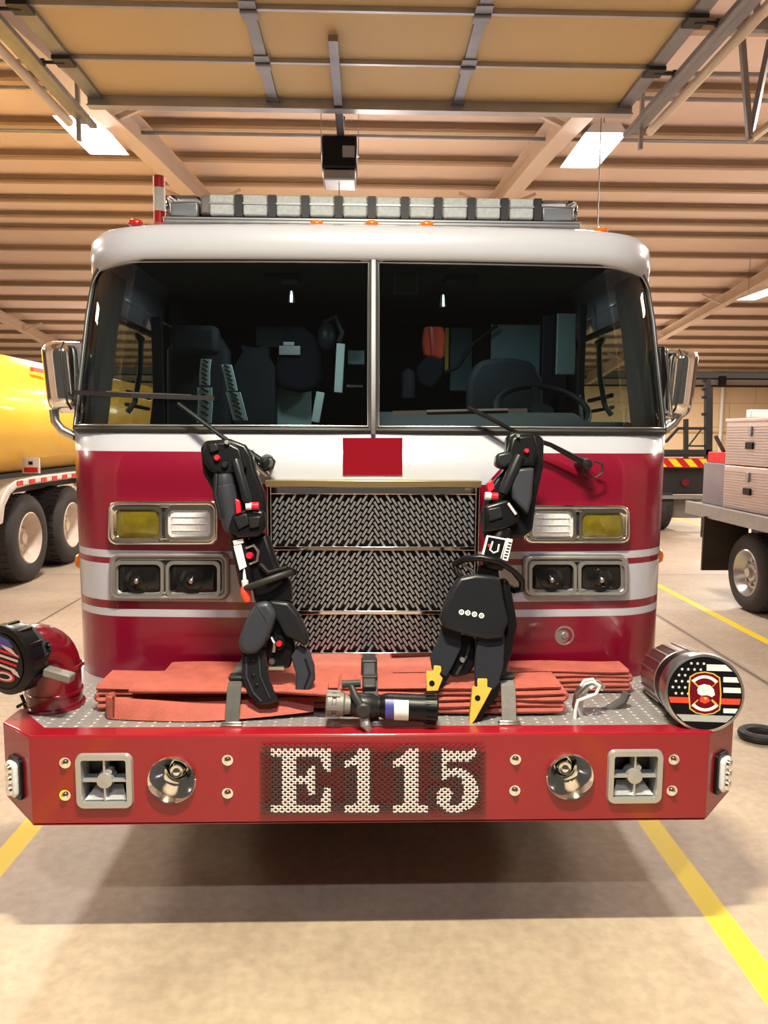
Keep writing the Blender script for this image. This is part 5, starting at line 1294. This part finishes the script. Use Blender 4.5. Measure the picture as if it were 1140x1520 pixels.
b = MB(); b.bb(RX+.3, RX+1.6, 7.45, 7.62, 2.0, 2.09); b.lathe((RX+.28, 7.53, 2.045), (1, 0, 0), [(-.04, .001), (-.04, .06), (.06, .06), (.06, .001)], 16); b.build('light_boom', 'black', ft, bevel=.01)
b = MB(); b.bb(RX-.2, RX+.3, 7.98, 8.01, .32, .92); b.build('mudflap', 'mud', ft, smooth=False)
b = MB(); b.bb(RX+.0, RX+.14, 8.2, 8.5, .62, .92); b.build('tail_lamp_box', 'rubber', ft, bevel=.01)
wheel((RX, 7.42, .40), (-1, 0, 0), .40, .28, 'steel', ft, dish=.08, rr=.58)
b = MB(); b.bb(RX+.5, RX+1.6, 3.5, 8.3, .55, .9); b.build('frame', 'dark_metal', ft)

# ---- engine with a ladder rack far behind on the right
fx = lambda u, Yv: P(u, 700, Yv).x
FYv = 13.5
fe = empty('rescue_engine', (6.2, FYv, 0), 'distant dark truck with yellow and red chevron bumper and black ladder rack', 'fire truck')
x0, x1 = fx(975, FYv), fx(1051, FYv)
zf = lambda v: P(1010, v, FYv).z
e = empty('chevron_bar', (x0, FYv, zf(693)), parent=fe)
b = MB(); b.bb(x0, x1, FYv, FYv+.12, zf(694), zf(680)); b.build('bar', 'safety_red', e, smooth=False)
for k in range(4):
    xa = x0+k*(x1-x0)/3.3-.1; b = MB(); w_ = (x1-x0)/6.6; z0, z1 = zf(693), zf(681)
    pts = [(xa, z1), (xa+w_, z1), (xa+w_+.14, z0), (xa+.14, z0)]; pts = [(min(max(x, x0), x1), z) for x, z in pts]
    b.prism([(x, FYv-.004, z) for x, z in pts], (0, .003, 0)); b.build('yellow_stripe', 'safety_yellow', e, smooth=False)
def fbar(u0, v0, u1, v1, w, name='rack_post', mt='dark_metal', dy=0):
    b = MB(); b.bar(P(u0, v0, FYv+dy), P(u1, v1, FYv+dy), w, w); b.build(name, mt, fe, smooth=False)
fbar(1050, 563, 1050, 680, .09); fbar(1055, 575, 1054, 680, .06, dy=.3); fbar(1018, 622, 1018, 680, .07); fbar(1006, 636, 1050, 636, .05, 'rack_rail'); fbar(1006, 636, 988, 656, .05, 'rack_rail'); fbar(1020, 662, 1050, 662, .03, 'rack_rail'); fbar(1022, 662, 1042, 636, .025, 'rack_rail')
for v in (565, 578, 590, 615): fbar(1042, v, 1052, v, .05, 'rack_rung')
fbar(985, 671, 1052, 671, .09, 'rack_rail'); fbar(985, 676, 1052, 676, .05, 'rack_rail')
b = MB(); b.bb(x0, x1+.05, FYv+.2, FYv+4, zf(735), zf(694)); b.build('rear_body', 'rubber', fe, bevel=.02)
b = MB(); b.lathe(P(1017, 716, FYv+.15), (0, -1, 0), [(0, .07), (.03, .07), (.03, .001)], 16); b.build('tail_lamp', 'dark_red', fe)
b = MB(); b.bb(x0, x1, FYv+.05, FYv+.2, zf(741), zf(736)); b.build('step', 'dull_steel', fe)
b = MB(); b.bb(fx(1000, FYv), x1+.25, FYv+.3, FYv+.34, .25, zf(741)); b.build('mudflap', 'deck', fe, smooth=False)
wheel((fx(988, FYv)-.05, FYv+.6, .48), (-1, 0, 0), .48, .3, 'dull_steel', fe)
b = MB(); c = P(1128, 1094, 4.2); c.z = .03
b.tube([c+Vector((.10*math.cos(2*PI*k/24), .085*math.sin(2*PI*k/24), 0)) for k in range(24)], .028, 10, closed=True)
b.build('rubber_ring', 'rubber', label='black rubber ring lying on the floor at the right edge', cat='ring')
